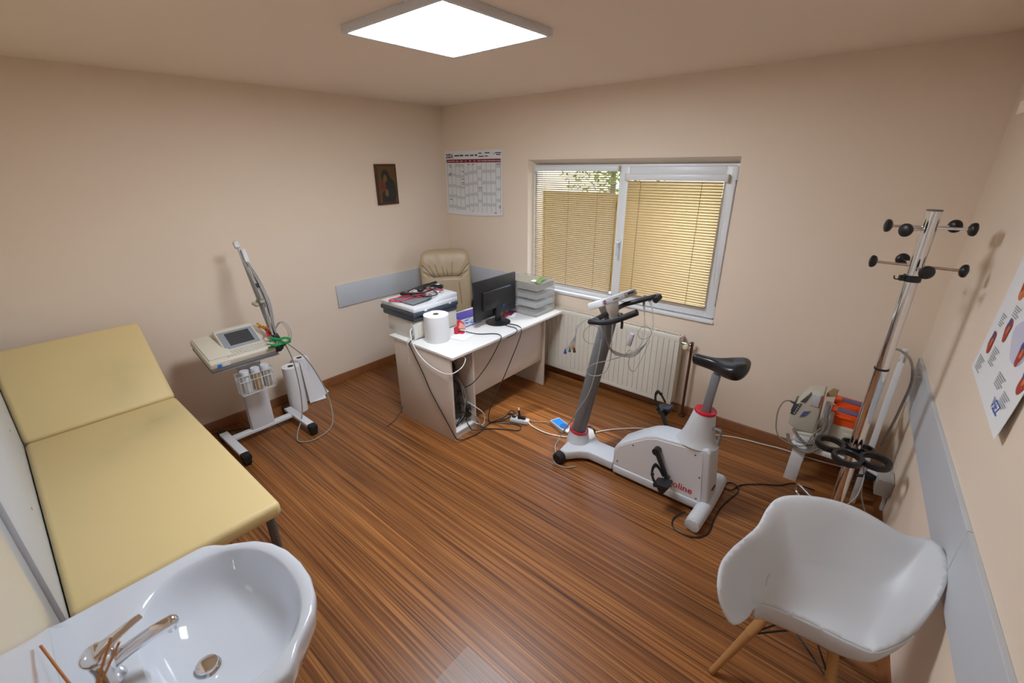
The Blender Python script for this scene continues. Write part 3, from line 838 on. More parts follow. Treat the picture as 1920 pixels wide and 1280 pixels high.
# ================================================================== ECG TROLLEY
tr = thing('equipment_trolley', 'white metal wheeled trolley carrying the ECG machine by the left wall', 'trolley', (0.46, -2.5, 0))
YA, YB_ = -2.755, -2.245
for y in (YA, YB_):
    b = MB(); b.b2((0.215, y - 0.03, 0.060), (0.705, y + 0.03, 0.088), 0.004); b.build('base_bar', M_POWDER, tr)
b = MB(); b.b2((0.37, YA + 0.03, 0.060), (0.43, YB_ - 0.03, 0.086), 0.004); b.build('cross_bar', M_POWDER, tr)
b = MB(); b.b2((0.36, -2.585, 0.080), (0.425, -2.415, 0.735), 0.006); b.build('column', M_POWDER, tr)
for y in (YA, YB_):
    for x in (0.245, 0.715):
        b = MB(); b.cyl((x, y - 0.022, 0.038), (x, y + 0.022, 0.038), 0.038, n=24)
        b.b2((x - .034, y - 0.033, 0.040), (x + .038, y + 0.033, 0.092), 0.014)
        b.build('caster', M_RUBBER, tr)
# sloping tray
MC = Vector((0.535, -2.585, 0)); TILT = math.radians(15)
def mpt(dx, dy, dz):   # machine local -> world (tilted about y, front low)
    return Vector((0.418 + dx * math.cos(TILT) + dz * math.sin(TILT), -2.553 + dy, 0.757 - dx * math.sin(TILT) + dz * math.cos(TILT)))
MROT = (0, TILT, 0)
b = MB(); b.box(mpt(0.0, 0.03, -0.006), (0.34, 0.40, 0.008), MROT, 0.002)
b.box(mpt(0.168, 0.03, 0.002), (0.008, 0.40, 0.016), MROT, 0.002)
b.build('tray', M_POWDER, tr)
b = MB()
for y in (-2.56, -2.44): b.prism([(0.365, y - .006, 0.62), (0.50, y - .006, 0.715), (0.365, y - .006, 0.755)], (0, 0.012, 0))
b.build('tray_bracket', M_POWDER, tr)
# wire basket
bk = MB(); BX0, BX1, BY0, BY1, BZ0, BZ1 = 0.540, 0.625, -2.645, -2.405, 0.488, 0.640
for z in (BZ0, (BZ0 + BZ1) / 2 + .03, BZ1): bk.tube([(BX0, BY0, z), (BX1, BY0, z), (BX1, BY1, z), (BX0, BY1, z)], 0.0025, n=6, smooth=False, closed=True)
for k in range(11):
    y = BY0 + (BY1 - BY0) * k / 10
    bk.tube([(BX1, y, BZ1), (BX1, y, BZ0), (BX0, y, BZ0), (BX0, y, BZ1)], 0.0019, n=5, smooth=False)
for k in range(5):
    x = BX0 + (BX1 - BX0) * k / 4
    bk.tube([(x, BY0, BZ1), (x, BY0, BZ0), (x, BY1, BZ0), (x, BY1, BZ1)], 0.0019, n=5, smooth=False)
for y in (BY0 + .06, BY1 - .06): bk.tube([(0.423, y, BZ1), (BX0, y, BZ1)], 0.003, n=6, smooth=False)
bk.build('wire_basket', M_WHITE, tr)
# three bottles
bl = ['white capped bottle at the left end of the trolley basket', 'white capped bottle in the middle of the trolley basket', 'white capped bottle at the right end of the trolley basket']
for i, (y, x) in enumerate(((-2.592, 0.585), (-2.516, 0.582), (-2.446, 0.578))):
    t = thing('bottle', bl[i], 'bottle', (x, y, BZ0 + 0.004), 0, 'bottles in the trolley basket')
    b = MB(); b.lathe([(0, 0), (0.027, 0), (0.029, 0.004), (0.029, 0.122), (0.024, 0.138)], (x, y, BZ0 + 0.004), n=24)
    b.build('body', M_WHITE if i == 0 else clear_mat('bottle_wall', (0.55, 0.40, 0.20) if i == 1 else (0.5, 0.48, 0.44), 0.75, 0.2), t)
    b = MB(); b.lathe([(0.030, 0.132), (0.031, 0.134), (0.031, 0.170), (0.029, 0.174), (0.026, 0.1745), (0.025, 0.172), (0, 0.172)], (x, y, BZ0 + 0.004), n=28)
    b.build('cap', M_WHITE, t)

# ------------------------------------------------------------------ ECG machine
eg = thing('ecg_machine', 'cream electrocardiograph with grey screen on the trolley tray', 'medical device', tuple(mpt(0, 0, 0)))
b = MB(); b.box(mpt(0.0, -0.005, 0.017), (0.355, 0.455, 0.034), MROT, 0.010, 3); b.build('lower_case', M_MIDGREY, eg)
b = MB(); b.box(mpt(-0.003, -0.005, 0.058), (0.365, 0.465, 0.055), MROT, 0.014, 3)
b.box(mpt(-0.02, -0.150, 0.088), (0.315, 0.15, 0.010), MROT, 0.004); b.build('upper_case', M_CREAM, eg)
b = MB()
sc0 = [mpt(0.075, -0.095, 0.083), mpt(0.075, 0.150, 0.083)]
q = [(0.072, 0.083), (-0.115, 0.142), (-0.145, 0.138), (-0.150, 0.083)]
poly = [mpt(x, -0.100, z) for x, z in q]
b.prism(poly, Vector((0, 0.262, 0)), 0.006); b.build('screen_housing', M_CREAM, eg)
slope = math.atan2(0.142 - 0.083, 0.187)
def spt(x, y, e=0.0):   # on the sloping screen face
    f = (0.072 - x) / 0.187
    return mpt(x + e * math.sin(slope), y, 0.083 + f * 0.059 + e * math.cos(slope))
SR = (0, TILT + slope, 0)
b = MB(); b.box(spt(-0.018, 0.031, 0.001), (0.165, 0.240, 0.003), SR, 0.001); bz = b.build('screen_bezel', mat('blue_grey_bezel', (0.30, 0.34, 0.38), 0.4), eg)
b = MB(); b.box(spt(-0.020, 0.036, 0.0028), (0.120, 0.165, 0.002), SR); b.build('screen', M_SCREEN, bz)
b = MB()
for i in range(4):
    for j in range(13):
        b.box(mpt(0.090 + i * 0.019, -0.115 + j * 0.0235 + i * 0.004, 0.0865), (0.013, 0.017, 0.005), MROT, 0.002, 1)
kb = b.build('keyboard', mat('pale_grey_keys', (0.56, 0.55, 0.50), 0.5), eg)
b = MB(); b.box(mpt(0.1795, -0.180, 0.052), (0.003, 0.025, 0.030), MROT); b.build('blue_label', M_BLUE, eg)
b = MB(); b.box(mpt(0.1797, -0.135, 0.053), (0.003, 0.05, 0.025), MROT); b.build('white_label', M_PAPER, eg)

# cable arm with hanging leads
ar = thing('cable_arm', 'slanting white pole holding grey ECG leads behind the machine', 'cable arm', (0.56, -2.335, 0.80))
A0, A1 = Vector((0.545, -2.325, 0.775)), Vector((0.262, -2.335, 1.525))
def apt(f, dx=0, dy=0, dz=0): return A0.lerp(A1, f) + Vector((dx, dy, dz))
b = MB(); b.tube([apt(0), apt(1)], 0.007, n=10, smooth=False); b.build('pole', M_LTGREY, ar)
b = MB(); b.box(apt(0.86, 0.02, 0.02, 0), (0.035, 0.03, 0.13), (0, -0.36, 0), 0.004); b.build('lead_holder', M_WHITE, ar)
b = MB(); b.box(apt(1.0, -0.002, 0, -0.012), (0.03, 0.035, 0.05), (0, -0.5, 0), 0.006); b.tube([apt(1.0, 0, 0, 0.01), apt(1.0, -0.03, 0, 0.012), apt(1, -0.035, 0, -0.01)], 0.006, n=8); b.build('hook', M_WHITE, ar)
ld = thing('ecg_leads', 'bundle of grey ECG lead wires with coloured limb clamps on the slanting pole', 'cable', tuple(apt(0.3)))
rnd = random.Random(11)
b = MB()
for k in range(12):
    o1 = 0.012 + 0.05 * (k / 11); yy = rnd.uniform(-0.015, 0.03)
    bul = 0.02 + 0.055 * (k / 11)
    b.tube([apt(0.80, 0.008 + .004 * k, yy, 0.02), apt(0.62, bul * .9, yy + .01 * k / 4, 0.01), apt(0.42, bul * 1.15, yy + .012 * k / 4, 0.0), apt(0.22, bul * 0.9, yy + .01, 0.0), apt(0.06, 0.03 + rnd.uniform(-.02, .03), yy + .01, 0), apt(-0.02, 0.02 + rnd.uniform(-.03, .04), yy + .02, 0.03)], 0.0046, n=6, sub=5)
for k in range(3):
    b.tube([apt(0.15, 0.04, 0.02, 0), apt(0.18, 0.07, 0.06 + .01 * k, 0.04), apt(0.12, 0.09, 0.09 + .012 * k, 0.02), apt(0.04, 0.08, 0.07 + .01 * k, 0.0), apt(0.03, 0.05, 0.03, 0.0)], 0.0025, n=5)
b.build('wire_bundle', M_CABLE, ld)
b = MB()
for k in range(6):
    a = k * 1.05; c_ = apt(0.435, 0.03 + 0.038 * math.cos(a), 0.0 + 0.042 * math.sin(a), rnd.uniform(-.012, .012))
    b.sph(c_, 0.017, (1, 1, 0.9), u=14, v=9)
b.build('suction_bulbs', mat('pale_olive_rubber', (0.40, 0.38, 0.28), 0.4), ld)
for f, o_ in ((0.60, 0.055), (0.585, 0.035), (0.40, 0.03), (0.13, 0.04), (0.09, 0.055)):
    b = MB(); b.box(apt(f, o_, 0.015, 0), (0.02, 0.02, 0.034), (0, -0.35, rnd.random()), 0.003); b.build('wire_clip', M_BLACK, ld)
b = MB(); b.box(apt(0.085, 0.045, 0.01, 0), (0.045, 0.04, 0.06), (0.2, -0.3, 0.3), 0.006); b.build('plug_block', M_BLACK, ld)
b = MB(); b.box(apt(-0.01, 0.05, 0.0, 0), (0.05, 0.05, 0.05), (0.2, -0.3, 0.6), 0.008); b.build('plug_block', M_BLACK, ld)
b = MB()
b.box(apt(0.04, 0.07, 0.005, 0.0), (0.018, 0.02, 0.03), (0.2, -0.3, 0.3), 0.003); b.build('white_tag', M_WHITE, ld)
def clamp(c_, m, rz, name, label, tilt=0.0, s_=1.0):
    b = MB(); c_ = Vector(c_)
    Mx = Matrix.Translation(c_) @ Euler((tilt, 0.25, rz)).to_matrix().to_4x4() @ Matrix.Scale(s_, 4)
    def pt(x, y, z): return Mx @ Vector((x, y, z))
    for sg in (-1, 1):
        b.tube([pt(-0.055, 0, 0.020 * sg), pt(-0.02, 0, 0.008 * sg), pt(0.01, 0, 0.006 * sg), pt(0.045, 0, 0.022 * sg), pt(0.075, 0, 0.016 * sg), pt(0.085, 0, 0.004 * sg)], 0.006, n=8, flat=1.5)
    b.tube([pt(-0.01, -0.008, 0), pt(-0.01, 0.008, 0)], 0.009, n=10, smooth=False)
    o = b.build(name, m, ld); o['label'] = label
clamp((0.452, -2.350, 0.905), M_YEL, 0.3, 'limb_clamp', 'yellow limb clamp', 0.3)
clamp((0.495, -2.342, 0.882), M_RED, -0.2, 'limb_clamp', 'red limb clamp', 0.6)
clamp((0.632, -2.330, 0.842), M_GRN, 1.2, 'limb_clamp', 'green limb clamp', 0.3)
clamp((0.628, -2.350, 0.800), M_GRN, 1.9, 'limb_clamp', 'green limb clamp opened downwards', 0.9)
b = MB(); b.tube([apt(0.02, 0.06, 0.05, 0), (0.60, -2.24, 0.62), (0.56, -2.22, 0.34), (0.55, -2.24, 0.12), (0.62, -2.33, 0.02), (0.74, -2.38, 0.008), (0.81, -2.28, 0.008), (0.74, -2.09, 0.03), (0.64, -2.04, 0.26), (0.58, -2.12, 0.58), apt(0.01, 0.05, 0.07, 0)], 0.0048, n=8)
tag(b.build('hanging_cable', M_CABLE), 'grey cable looping from the ECG trolley down to the floor', 'cable')
b = MB(); b.tube([(0.36, -2.46, 0.16), (0.30, -2.52, 0.05), (0.18, -2.62, 0.012), (0.08, -2.78, 0.008), (0.05, -3.0, 0.008)], 0.004, n=6)
b.build('power_cord', M_BLACK, tr)

# ------------------------------------------------------------------ paper rolls standing by the wall
def roll(label, x, y, h, r, lean, tail=False):
    t = thing('paper_roll', label, 'paper roll', (x, y, 0), 0, 'paper rolls standing by the left wall')
    b = MB(); ax = Vector((lean[0], lean[1], 1)).normalized()
    b.lathe([(0.024, 0.0), (r, 0.0), (r, h), (0.024, h)], (x, y, 0.003), ax, 40)
    b.build('roll', M_PAPER, t)
    b = MB(); b.lathe([(0.0205, 0.004), (0.0245, 0.004), (0.0245, h - 0.012), (0.0205, h - 0.012), (0.0205, 0.004)], (x, y, 0.003), ax, 28)
    b.build('core', mat('grey_card', (0.36, 0.35, 0.33), 0.8), t)
    return t
roll('plain white paper roll standing nearer the trolley', 0.243, -2.135, 0.435, 0.072, (0, 0))
t2 = roll('white paper roll with its loose sheet flaring onto the floor against the wall', 0.105, -1.985, 0.42, 0.066, (-0.05, 0.0))
def tail(u, v):
    # loose sheet leaving the roll on the room side and flaring towards the floor
    z = 0.41 - 0.405 * v
    fl = 0.10 * (v ** 2.2)
    x = 0.165 + 0.02 * v + 0.02 * math.sin(u * 3.0) * v - 0.075 * u * (1 - .2 * v)
    y = -2.02 + (0.115 + fl * 0.85) * u + 0.03 * v * u
    return (x + 0.025 * v * (1 - u), y, z)
MB().grid(tail, 12, 16, 0.0015).build('loose_sheet', M_PAPER, t2)
b = MB(); b.prism([(0.205, -2.015, 0.004), (0.235, -1.875, 0.004), (0.115, -1.83, 0.004), (0.085, -1.95, 0.004)], (0, 0, 0.002))
b.build('sheet_end', M_PAPER, t2)
# ================================================================== DESK
dk = thing('desk', 'pale beige office desk with off-white top by the window', 'desk', (1.35, -0.9, 0))
DT = 0.743
b = MB(); b.b2((0.972, -1.588, 0.721), (1.742, -0.165, DT), 0.002); b.build('desktop', M_DESKTOP, dk)
b = MB(); b.b2((1.020, -1.582, 0.0), (1.705, -1.562, 0.7215), 0.001); b.build('side_panel', M_DESK, dk)
b = MB(); b.b2((1.020, -1.345, 0.0), (1.700, -1.327, 0.7215), 0.001); b.build('side_panel', M_DESK, dk)
b = MB(); b.b2((1.020, -0.352, 0.0), (1.672, -0.334, 0.7215), 0.001); b.build('side_panel', M_DESK, dk)
b = MB(); b.b2((1.632, -1.327, 0.275), (1.650, -0.352, 0.7215), 0.001); b.build('modesty_panel', M_DESK, dk)
b = MB(); b.b2((1.03, -1.562, 0.05), (1.695, -1.345, 0.068), 0.001); b.b2((1.672, -1.562, 0.0), (1.688, -1.345, 0.05), 0.001); b.build('bottom_shelf', M_DESKTOP, dk)
b = MB(); b.b2((1.02, -1.562, 0.068), (1.036, -1.345, 0.7215), 0.001); b.build('back_panel', M_DESK, dk)
# computer tower in the desk bay
pc = thing('computer_tower', 'black computer tower in the open bay of the desk', 'computer', (1.33, -1.46, 0.068))
b = MB(); b.b2((1.12, -1.545, 0.070), (1.555, -1.375, 0.50), 0.004); b.build('case', M_BLACK, pc)
b = MB(); b.b2((1.555, -1.54, 0.075), (1.560, -1.38, 0.495), 0.001); b.build('rear_plate', mat('dull_rear_metal', (0.17, 0.17, 0.17), 0.35, metal=0.7), pc)
b = MB(); b.b2((1.560, -1.535, 0.36), (1.563, -1.40, 0.48), 0.001); b.lathe([(0.058, 0), (0.058, 0.004), (0.05, 0.004), (0.05, 0.001), (0, 0.001)], (1.5595, -1.462, 0.30), (1, 0, 0), 24)
for k in range(5): b.b2((1.560, -1.53, 0.10 + 0.022 * k), (1.563, -1.42, 0.112 + 0.022 * k), 0.001)
b.build('vents', M_DKSTEEL, pc)
b = MB(); b.b2((1.14, -1.53, 0.50), (1.53, -1.39, 0.62), 0.02); b.cyl((1.56, -1.45, 0.56), (1.50, -1.45, 0.56), 0.05)
tag(b.build('black_bag', M_RUBBER), 'crumpled black pouch lying on the computer tower', 'bag')
rnd = random.Random(4)
b = MB()
for k in range(8):
    y0 = -1.52 + 0.02 * k; z0 = rnd.uniform(0.2, 0.47)
    b.tube([(1.563, y0, z0), (1.60, y0 + .01, z0 + .01), (1.63, rnd.uniform(-1.54, -1.37), z0 - .10), (1.62 + rnd.uniform(0, .05), rnd.uniform(-1.54, -1.37), 0.16), (1.64, rnd.uniform(-1.53, -1.37), 0.076)], 0.0035, n=6)
tag(b.build('computer_cables', M_BLACK), 'tangle of black cables at the back of the computer tower', 'cable', kind='stuff')
b = MB()
for k in range(5):
    y0 = -1.43 + 0.014 * k
    b.tube([(1.563, y0, 0.46 - .02 * k), (1.60, y0 + .01, 0.47 - .02 * k), (1.64, -1.39 - .02 * (k % 2), 0.33), (1.65, -1.41 + .01 * k, 0.20), (1.62, -1.40, 0.10), (1.60, -1.50 + .03 * k, 0.085)], 0.0032, n=6)
tag(b.build('grey_cables', M_CABLE), 'bunch of thin grey cables hanging inside the desk bay', 'cable', kind='stuff')
b = MB(); b.box((1.655, -1.375, 0.17), (0.035, 0.045, 0.11), (0.1, 0.1, 0), 0.008); tag(b.build('power_adapter', M_BLACK), 'black power adapter hanging by the right wall of the desk bay', 'adapter')

# ------------------------------------------------------------------ printer
pr = thing('printer', 'white and dark blue multifunction printer on the desk', 'printer', (1.1, -1.3, DT))
PZ = DT + 0.001
PX0, PX1, PY0, PY1 = 0.905, 1.262, -1.535, -1.085
b = MB()
b.prism([(PX0, PY0, PZ + .028), (PX0 + .06, PY0, PZ + .028), (PX0 + .09, PY0, PZ), (PX1 - .02, PY0, PZ), (PX1, PY0, PZ + .02), (PX1, PY0, PZ + .155), (PX0, PY0, PZ + .155)], (0, PY1 - PY0, 0), 0.006)
b.build('base', mat('warm_white_plastic', (0.70, 0.68, 0.64), 0.45), pr)
b = MB(); b.b2((PX1 - 0.055, PY0 - 0.003, PZ + .006), (PX1 - 0.003, PY0 + .002, PZ + .135), 0.001); pt_ = b.build('port_panel', M_PAPER, pr)
b = MB()
for x, z, r in ((PX1 - .030, .105, .007), (PX1 - .036, .068, .005), (PX1 - .034, .05, .005), (PX1 - .034, .034, .005)): b.cyl((x, PY0 - .0045, PZ + z), (x, PY0 - .002, PZ + z), r, n=14)
b.build('sockets', M_BLACK, pt_)
b = MB(); b.b2((PX1 - 0.001, PY0 + .03, PZ + .03), (PX1 + .004, PY1 - .03, PZ + .13), 0.002); b.build('front_panel', M_CREAM, pr)
b = MB()
b.b2((PX0 - 0.045, PY0 - 0.012, PZ + .158), (PX1 + .012, PY1 + .004, PZ + .205), 0.010, 3)
b.b2((PX0 - .075, PY0 - .014, PZ + .196), (PX1 + .022, PY1 + .010, PZ + .232), 0.010, 3)
b.build('scanner_body', M_DARKBLUE, pr)
b = MB()
lz0, lz1 = PZ + .232, PZ + .272
b.b2((PX0 - .060, PY0 - .010, lz0), (PX1 + .020, PY1 + .008, lz1), 0.010, 3)
# raised feeder block at the far side with a sloped shoulder
b.prism([(PX0 - .02, -1.335, lz1 - .004), (PX0 - .02, -1.27, lz1 + .036), (PX0 - .02, PY1 + .006, lz1 + .036), (PX0 - .02, PY1 + .006, lz1 - .004)], (PX1 - PX0 + .036, 0, 0), 0.005)
b.build('lid', M_WHITE, pr)
b = MB(); b.box((1.085, -1.40, lz1 + .020), (0.26, 0.20, 0.010), (0.10, 0, 0), 0.004); b.box((1.085, -1.40, lz1 + .006), (0.23, 0.16, 0.016), None, 0.004); b.build('paper_tray', M_MIDGREY, pr)
b = MB()
for y in (-1.43, -1.17): b.b2((PX1 + .012, y - .012, lz0 - .004), (PX1 + .0225, y + .012, lz0 + .006), 0.002)
b.build('lid_clip', M_WHITE, pr)

# stethoscopes on the printer
SZ_ = lz1 + 0.040
st = thing('stethoscope', 'red stethoscope lying looped over the printer lid', 'stethoscope', (1.1, -1.3, SZ_))
b = MB(); b.tube([(1.17, -1.135, lz1 + .044), (1.10, -1.165, lz1 + .050), (1.08, -1.22, lz1 + .052), (1.11, -1.30, lz1 + .046), (1.10, -1.40, lz1 + .036), (1.06, -1.50, lz1 + .016), (1.00, -1.545, lz1 + .012), (0.955, -1.535, lz1 + .012), (0.97, -1.47, lz1 + .018), (1.02, -1.40, lz1 + .038), (1.06, -1.33, lz1 + .044), (1.14, -1.30, lz1 + .042)], 0.0052, n=10)
b.tube([(1.02, -1.44, lz1 + .036), (1.09, -1.40, lz1 + .040), (1.15, -1.37, lz1 + .038), (1.17, -1.32, lz1 + .036)], 0.0052, n=10)
b.build('tubing', M_REDR, st)
b = MB()
for dx in (0, .03): b.tube([(1.14 + dx, -1.30, lz1 + .042), (1.17 + dx, -1.25, lz1 + .048), (1.20 + dx * .5, -1.20, lz1 + .050), (1.215 + dx * .5, -1.185, lz1 + .048)], 0.003, n=8)
b.build('ear_tubes', M_CHROME, st)
b = MB(); b.lathe([(0, 0), (0.020, 0), (0.021, 0.006), (0.012, 0.012), (0, 0.014)], (1.19, -1.30, lz1 + .038), n=20); b.build('chest_piece', M_CHROME, st)
b = MB()
for p in ((1.19, -1.215, .052), (1.215, -1.19, .052)): b.sph((p[0], p[1], lz1 + p[2]), 0.007, u=10, v=8)
b.build('ear_tips', M_WHITE, st)
s2 = thing('stethoscope', 'black stethoscope and cuff heaped on the printer lid', 'stethoscope', (1.05, -1.25, SZ_))
b = MB()
b.tube([(0.95, -1.29, lz1 + .05), (0.98, -1.20, lz1 + .075), (1.03, -1.14, lz1 + .082), (1.10, -1.15, lz1 + .072), (1.14, -1.22, lz1 + .066), (1.12, -1.32, lz1 + .056), (1.04, -1.38, lz1 + .046), (0.97, -1.35, lz1 + .046), (0.955, -1.27, lz1 + .055), (1.01, -1.21, lz1 + .070)], 0.0055, n=10)
b.tube([(1.0, -1.30, lz1 + .06), (1.08, -1.24, lz1 + .078), (1.17, -1.24, lz1 + .064), (1.235, -1.26, lz1 + .052), (1.225, -1.33, lz1 + .044), (1.16, -1.36, lz1 + .044), (1.08, -1.42, lz1 + .04)], 0.0045, n=8)
b.build('tubing', M_BLACK, s2)
b = MB(); b.box((1.03, -1.18, lz1 + .072), (0.05, 0.16, 0.028), (0.25, 0.2, -0.6), 0.01, 3); b.box((1.00, -1.40, lz1 + .040), (0.09, 0.05, 0.02), (0, 0.1, 0.5), 0.006); b.box((1.09, -1.13, lz1 + .070), (0.10, 0.035, 0.03), (0.1, 0.1, 0.3), 0.006)
b.build('cuff', M_RUBBER, s2)
b = MB(); b.sph((1.05, -1.285, lz1 + .062), 0.026, (1, 1.2, .8)); b.build('bulb', M_BLACK, s2)
b = MB(); b.cyl((1.085, -1.245, lz1 + .072), (1.105, -1.225, lz1 + .078), 0.010); b.build('valve', mat('brass', (0.55, 0.42, 0.18), 0.3, metal=1), s2)
b = MB(); b.b2((1.085, -1.15, lz1 + .085), (1.115, -1.125, lz1 + .089)); b.build('cuff_tag', M_WHITE, s2)

# big paper roll
t = thing('paper_towel_roll', 'fat white paper towel roll standing in front of the printer', 'paper roll', (1.372, -1.405, DT))
b = MB(); b.lathe([(0.022, 0.0), (0.098, 0.0), (0.1, 0.003), (0.1, 0.214), (0.097, 0.217), (0.024, 0.217), (0.022, 0.215)], (1.372, -1.405, DT), n=48); b.build('roll', M_PAPER, t)
b = MB(); b.lathe([(0.0195, 0.002), (0.0235, 0.002), (0.0235, 0.2178), (0.0195, 0.2178), (0.0195, 0.002)], (1.372, -1.405, DT), n=28); b.build('core', M_CARD, t)

# red handled gadget standing on a folded sheet
b = MB(); b.box((1.475, -1.21, DT + .003), (0.15, 0.22, 0.003), (0, 0, 0.2)); tag(b.build('folded_sheet', M_PAPER), 'white folded paper sheet on the desk under the red hole punch', 'paper')
t = thing('hole_punch', 'small red hole punch between the paper roll and the monitor', 'hole punch', (1.43, -1.19, DT))
b = MB(); b.box((1.400, -1.215, DT + .034), (0.036, 0.055, 0.056), (0, 0, 0.4), 0.008); b.box((1.42, -1.19, DT + .011), (0.06, 0.045, 0.016), (0, 0, 0.4), 0.006); b.build('base', M_RED, t)
b = MB(); b.prism([(1.420, -1.230, DT + .05), (1.458, -1.170, DT + .035), (1.452, -1.172, DT + .085), (1.428, -1.205, DT + .125), (1.416, -1.222, DT + .120)], Vector((-0.012, 0.008, 0)), 0.004); b.build('handle', M_RED, t)
b = MB(); b.prism([(1.4255, -1.222, DT + .058), (1.457, -1.172, DT + .045), (1.452, -1.173, DT + .078), (1.430, -1.206, DT + .108)], Vector((0.004, -0.003, 0)), 0.001); b.build('handle_inset', mat('pale_pink_plastic', (0.70, 0.36, 0.26), 0.4), t)

# desk mat with printed papers
t = thing('desk_mat', 'clear film desk mat with violet and white papers under it', 'desk mat', (1.15, -0.8, DT))
b = MB(); b.b2((0.985, -1.07, DT + .0005), (1.355, -0.50, DT + .0016)); b.build('papers', mat('pale_blue_paper', (0.62, 0.68, 0.76), 0.6, vary=0.05, vscale=20), t)
b = MB(); b.prism([(0.995, -0.90, DT + .0018), (1.17, -0.98, DT + .0018), (1.20, -0.72, DT + .0018), (1.02, -0.62, DT + .0018)], (0, 0, .0006)); b.build('violet_sheet', M_INKVIO, t)
b = MB()
for p in ((1.22, -0.93), (1.27, -0.98), (1.30, -0.94)): b.sph((p[0], p[1], DT + .0028), 0.013, (1, 1.4, .06), u=12, v=6)
for k in range(5): b.box((1.12 + .05 * k, -0.96 + .01 * k, DT + .0024), (0.006, 0.16, .0006), (0, 0, 0.3))
b.b2((1.335, -1.065, DT + .002), (1.350, -0.86, DT + .0026))
b.build('blue_print', M_INKBLUE, t)
b = MB(); b.prism([(1.02, -0.99, DT + .003), (1.10, -1.01, DT + .003), (1.10, -1.0, DT + .09), (1.03, -0.985, DT + .09)], (0.003, 0.002, 0)); b.build('film_edge', M_FILM, t)

# monitor
mo = thing('monitor', 'black flat computer monitor seen from behind on the desk', 'monitor', (1.46, -0.82, DT))
b = MB(); b.b2((1.432, -1.055, 0.805), (1.458, -0.515, 1.150), 0.006, 2); b.build('panel', M_BLACK, mo)
b = MB(); b.prism([(1.456, -0.965, 0.885), (1.456, -0.605, 0.885), (1.456, -0.605, 1.055), (1.456, -0.965, 1.055)], (0.028, 0, 0), 0.010, 3); hb = b.build('rear_housing', M_BLACK, mo)
b = MB(); b.b2((1.4305, -1.04, 0.82), (1.4325, -0.53, 1.135)); b.build('screen', M_SCREEN, mo)
b = MB(); b.b2((1.462, -0.815, 0.752), (1.486, -0.752, 0.92), 0.006); b.build('stand_neck', M_BLACK, mo)
b = MB(); b.lathe([(0, 0), (0.108, 0), (0.112, 0.004), (0.110, 0.010), (0.03, 0.016), (0, 0.017)], (1.475, -0.785, DT), n=40); b.build('stand_base', M_BLACK, mo)
b = MB(); b.box((1.486, -0.725, 0.888), (0.02, 0.030, 0.016), None, 0.004); b.build('video_plug', mat('dull_blue_plastic', (0.01, 0.05, 0.22), 0.4), mo)
b = MB(); b.tube([(1.496, -0.735, 0.87), (1.512, -0.735, 0.84), (1.505, -0.76, 0.805), (1.495, -0.80, 0.80)], 0.004, n=7); b.tube([(1.49, -0.85, 0.83), (1.50, -0.87, 0.80), (1.51, -0.86, 0.77), (1.56, -0.82, 0.757)], 0.0038, n=7); b.build('rear_cables', M_BLACK, mo)

# acrylic letter trays
names = ['bottom clear acrylic letter tray of the stack by the window', 'second clear acrylic letter tray from the bottom of the stack', 'third clear acrylic letter tray up under the top one', 'top clear acrylic letter tray holding leaflets']
for k in range(4):
    z = DT + 0.001 + k * 0.079
    t = thing('letter_tray', names[k], 'letter tray', (1.50, -0.33, z), 0, 'clear letter trays stacked on the desk')
    x0, x1, y0, y1 = 1.325 - .006 * k, 1.668 - .004 * k, -0.475 + .006 * k, -0.185 + .004 * k
    b = MB()
    b.b2((x0, y0, z), (x1, y1, z + .004), 0.001, 1)
    b.b2((x0, y0, z), (x0 + .004, y1, z + .074), 0.001, 1); b.b2((x1 - .004, y0, z), (x1, y1, z + .074), 0.001, 1)
    b.b2((x0 + .004, y0, z), (x1 - .004, y0 + .004, z + .074), 0.001, 1); b.b2((x0 + .004, y1 - .004, z), (x1 - .004, y1, z + .074), 0.001, 1)
    b.build('tray', M_ACRYL, t)
    b = MB(); b.b2((x0 + .01, y0 + .012, z + .005), (x1 - .012, y1 - .012, z + (.022, .04, .03, .055)[k]), 0.001, 1)
    tag(b.build('paper_stack', mat('stack_paper_%s' % 'abcd'[k], ((.50, .50, .50), (.62, .65, .70), (.48, .44, .39), (.33, .29, .23))[k], 0.8)), ('white papers inside the bottom letter tray', 'white papers inside the second letter tray', 'beige papers inside the third letter tray', 'brown card folders inside the top letter tray')[k], 'papers', 'papers in the letter trays')
z = DT + 3 * 0.079 + 0.060
b = MB(); b.box((1.47, -0.34, z + .004), (0.26, 0.21, .004), (0, 0.03, 0.1)); tag(b.build('brown_folder', mat('grey_brown_card', (0.30, 0.27, 0.20), 0.7)), 'grey brown folder on top of the letter trays', 'folder')
b = MB(); b.prism([(1.63, -0.43, z + .012), (1.655, -0.41, z + .012), (1.60, -0.22, z + .040), (1.575, -0.24, z + .036)], (0, 0, .002)); b.prism([(1.60, -0.42, z + .010), (1.63, -0.42, z + .012), (1.57, -0.25, z + .03), (1.55, -0.27, z + .026)], (0, 0, .002)); tag(b.build('green_leaflet', mat('green_leaflet_paper', (0.17, 0.27, 0.03), 0.5)), 'green leaflets curling over the top letter tray', 'leaflet')
b = MB(); b.box((1.55, -0.355, z + .009), (0.05, 0.07, .001), (0, 0.03, 0.2)); tag(b.build('white_note', M_PAPER), 'small white note on the brown folder', 'note')
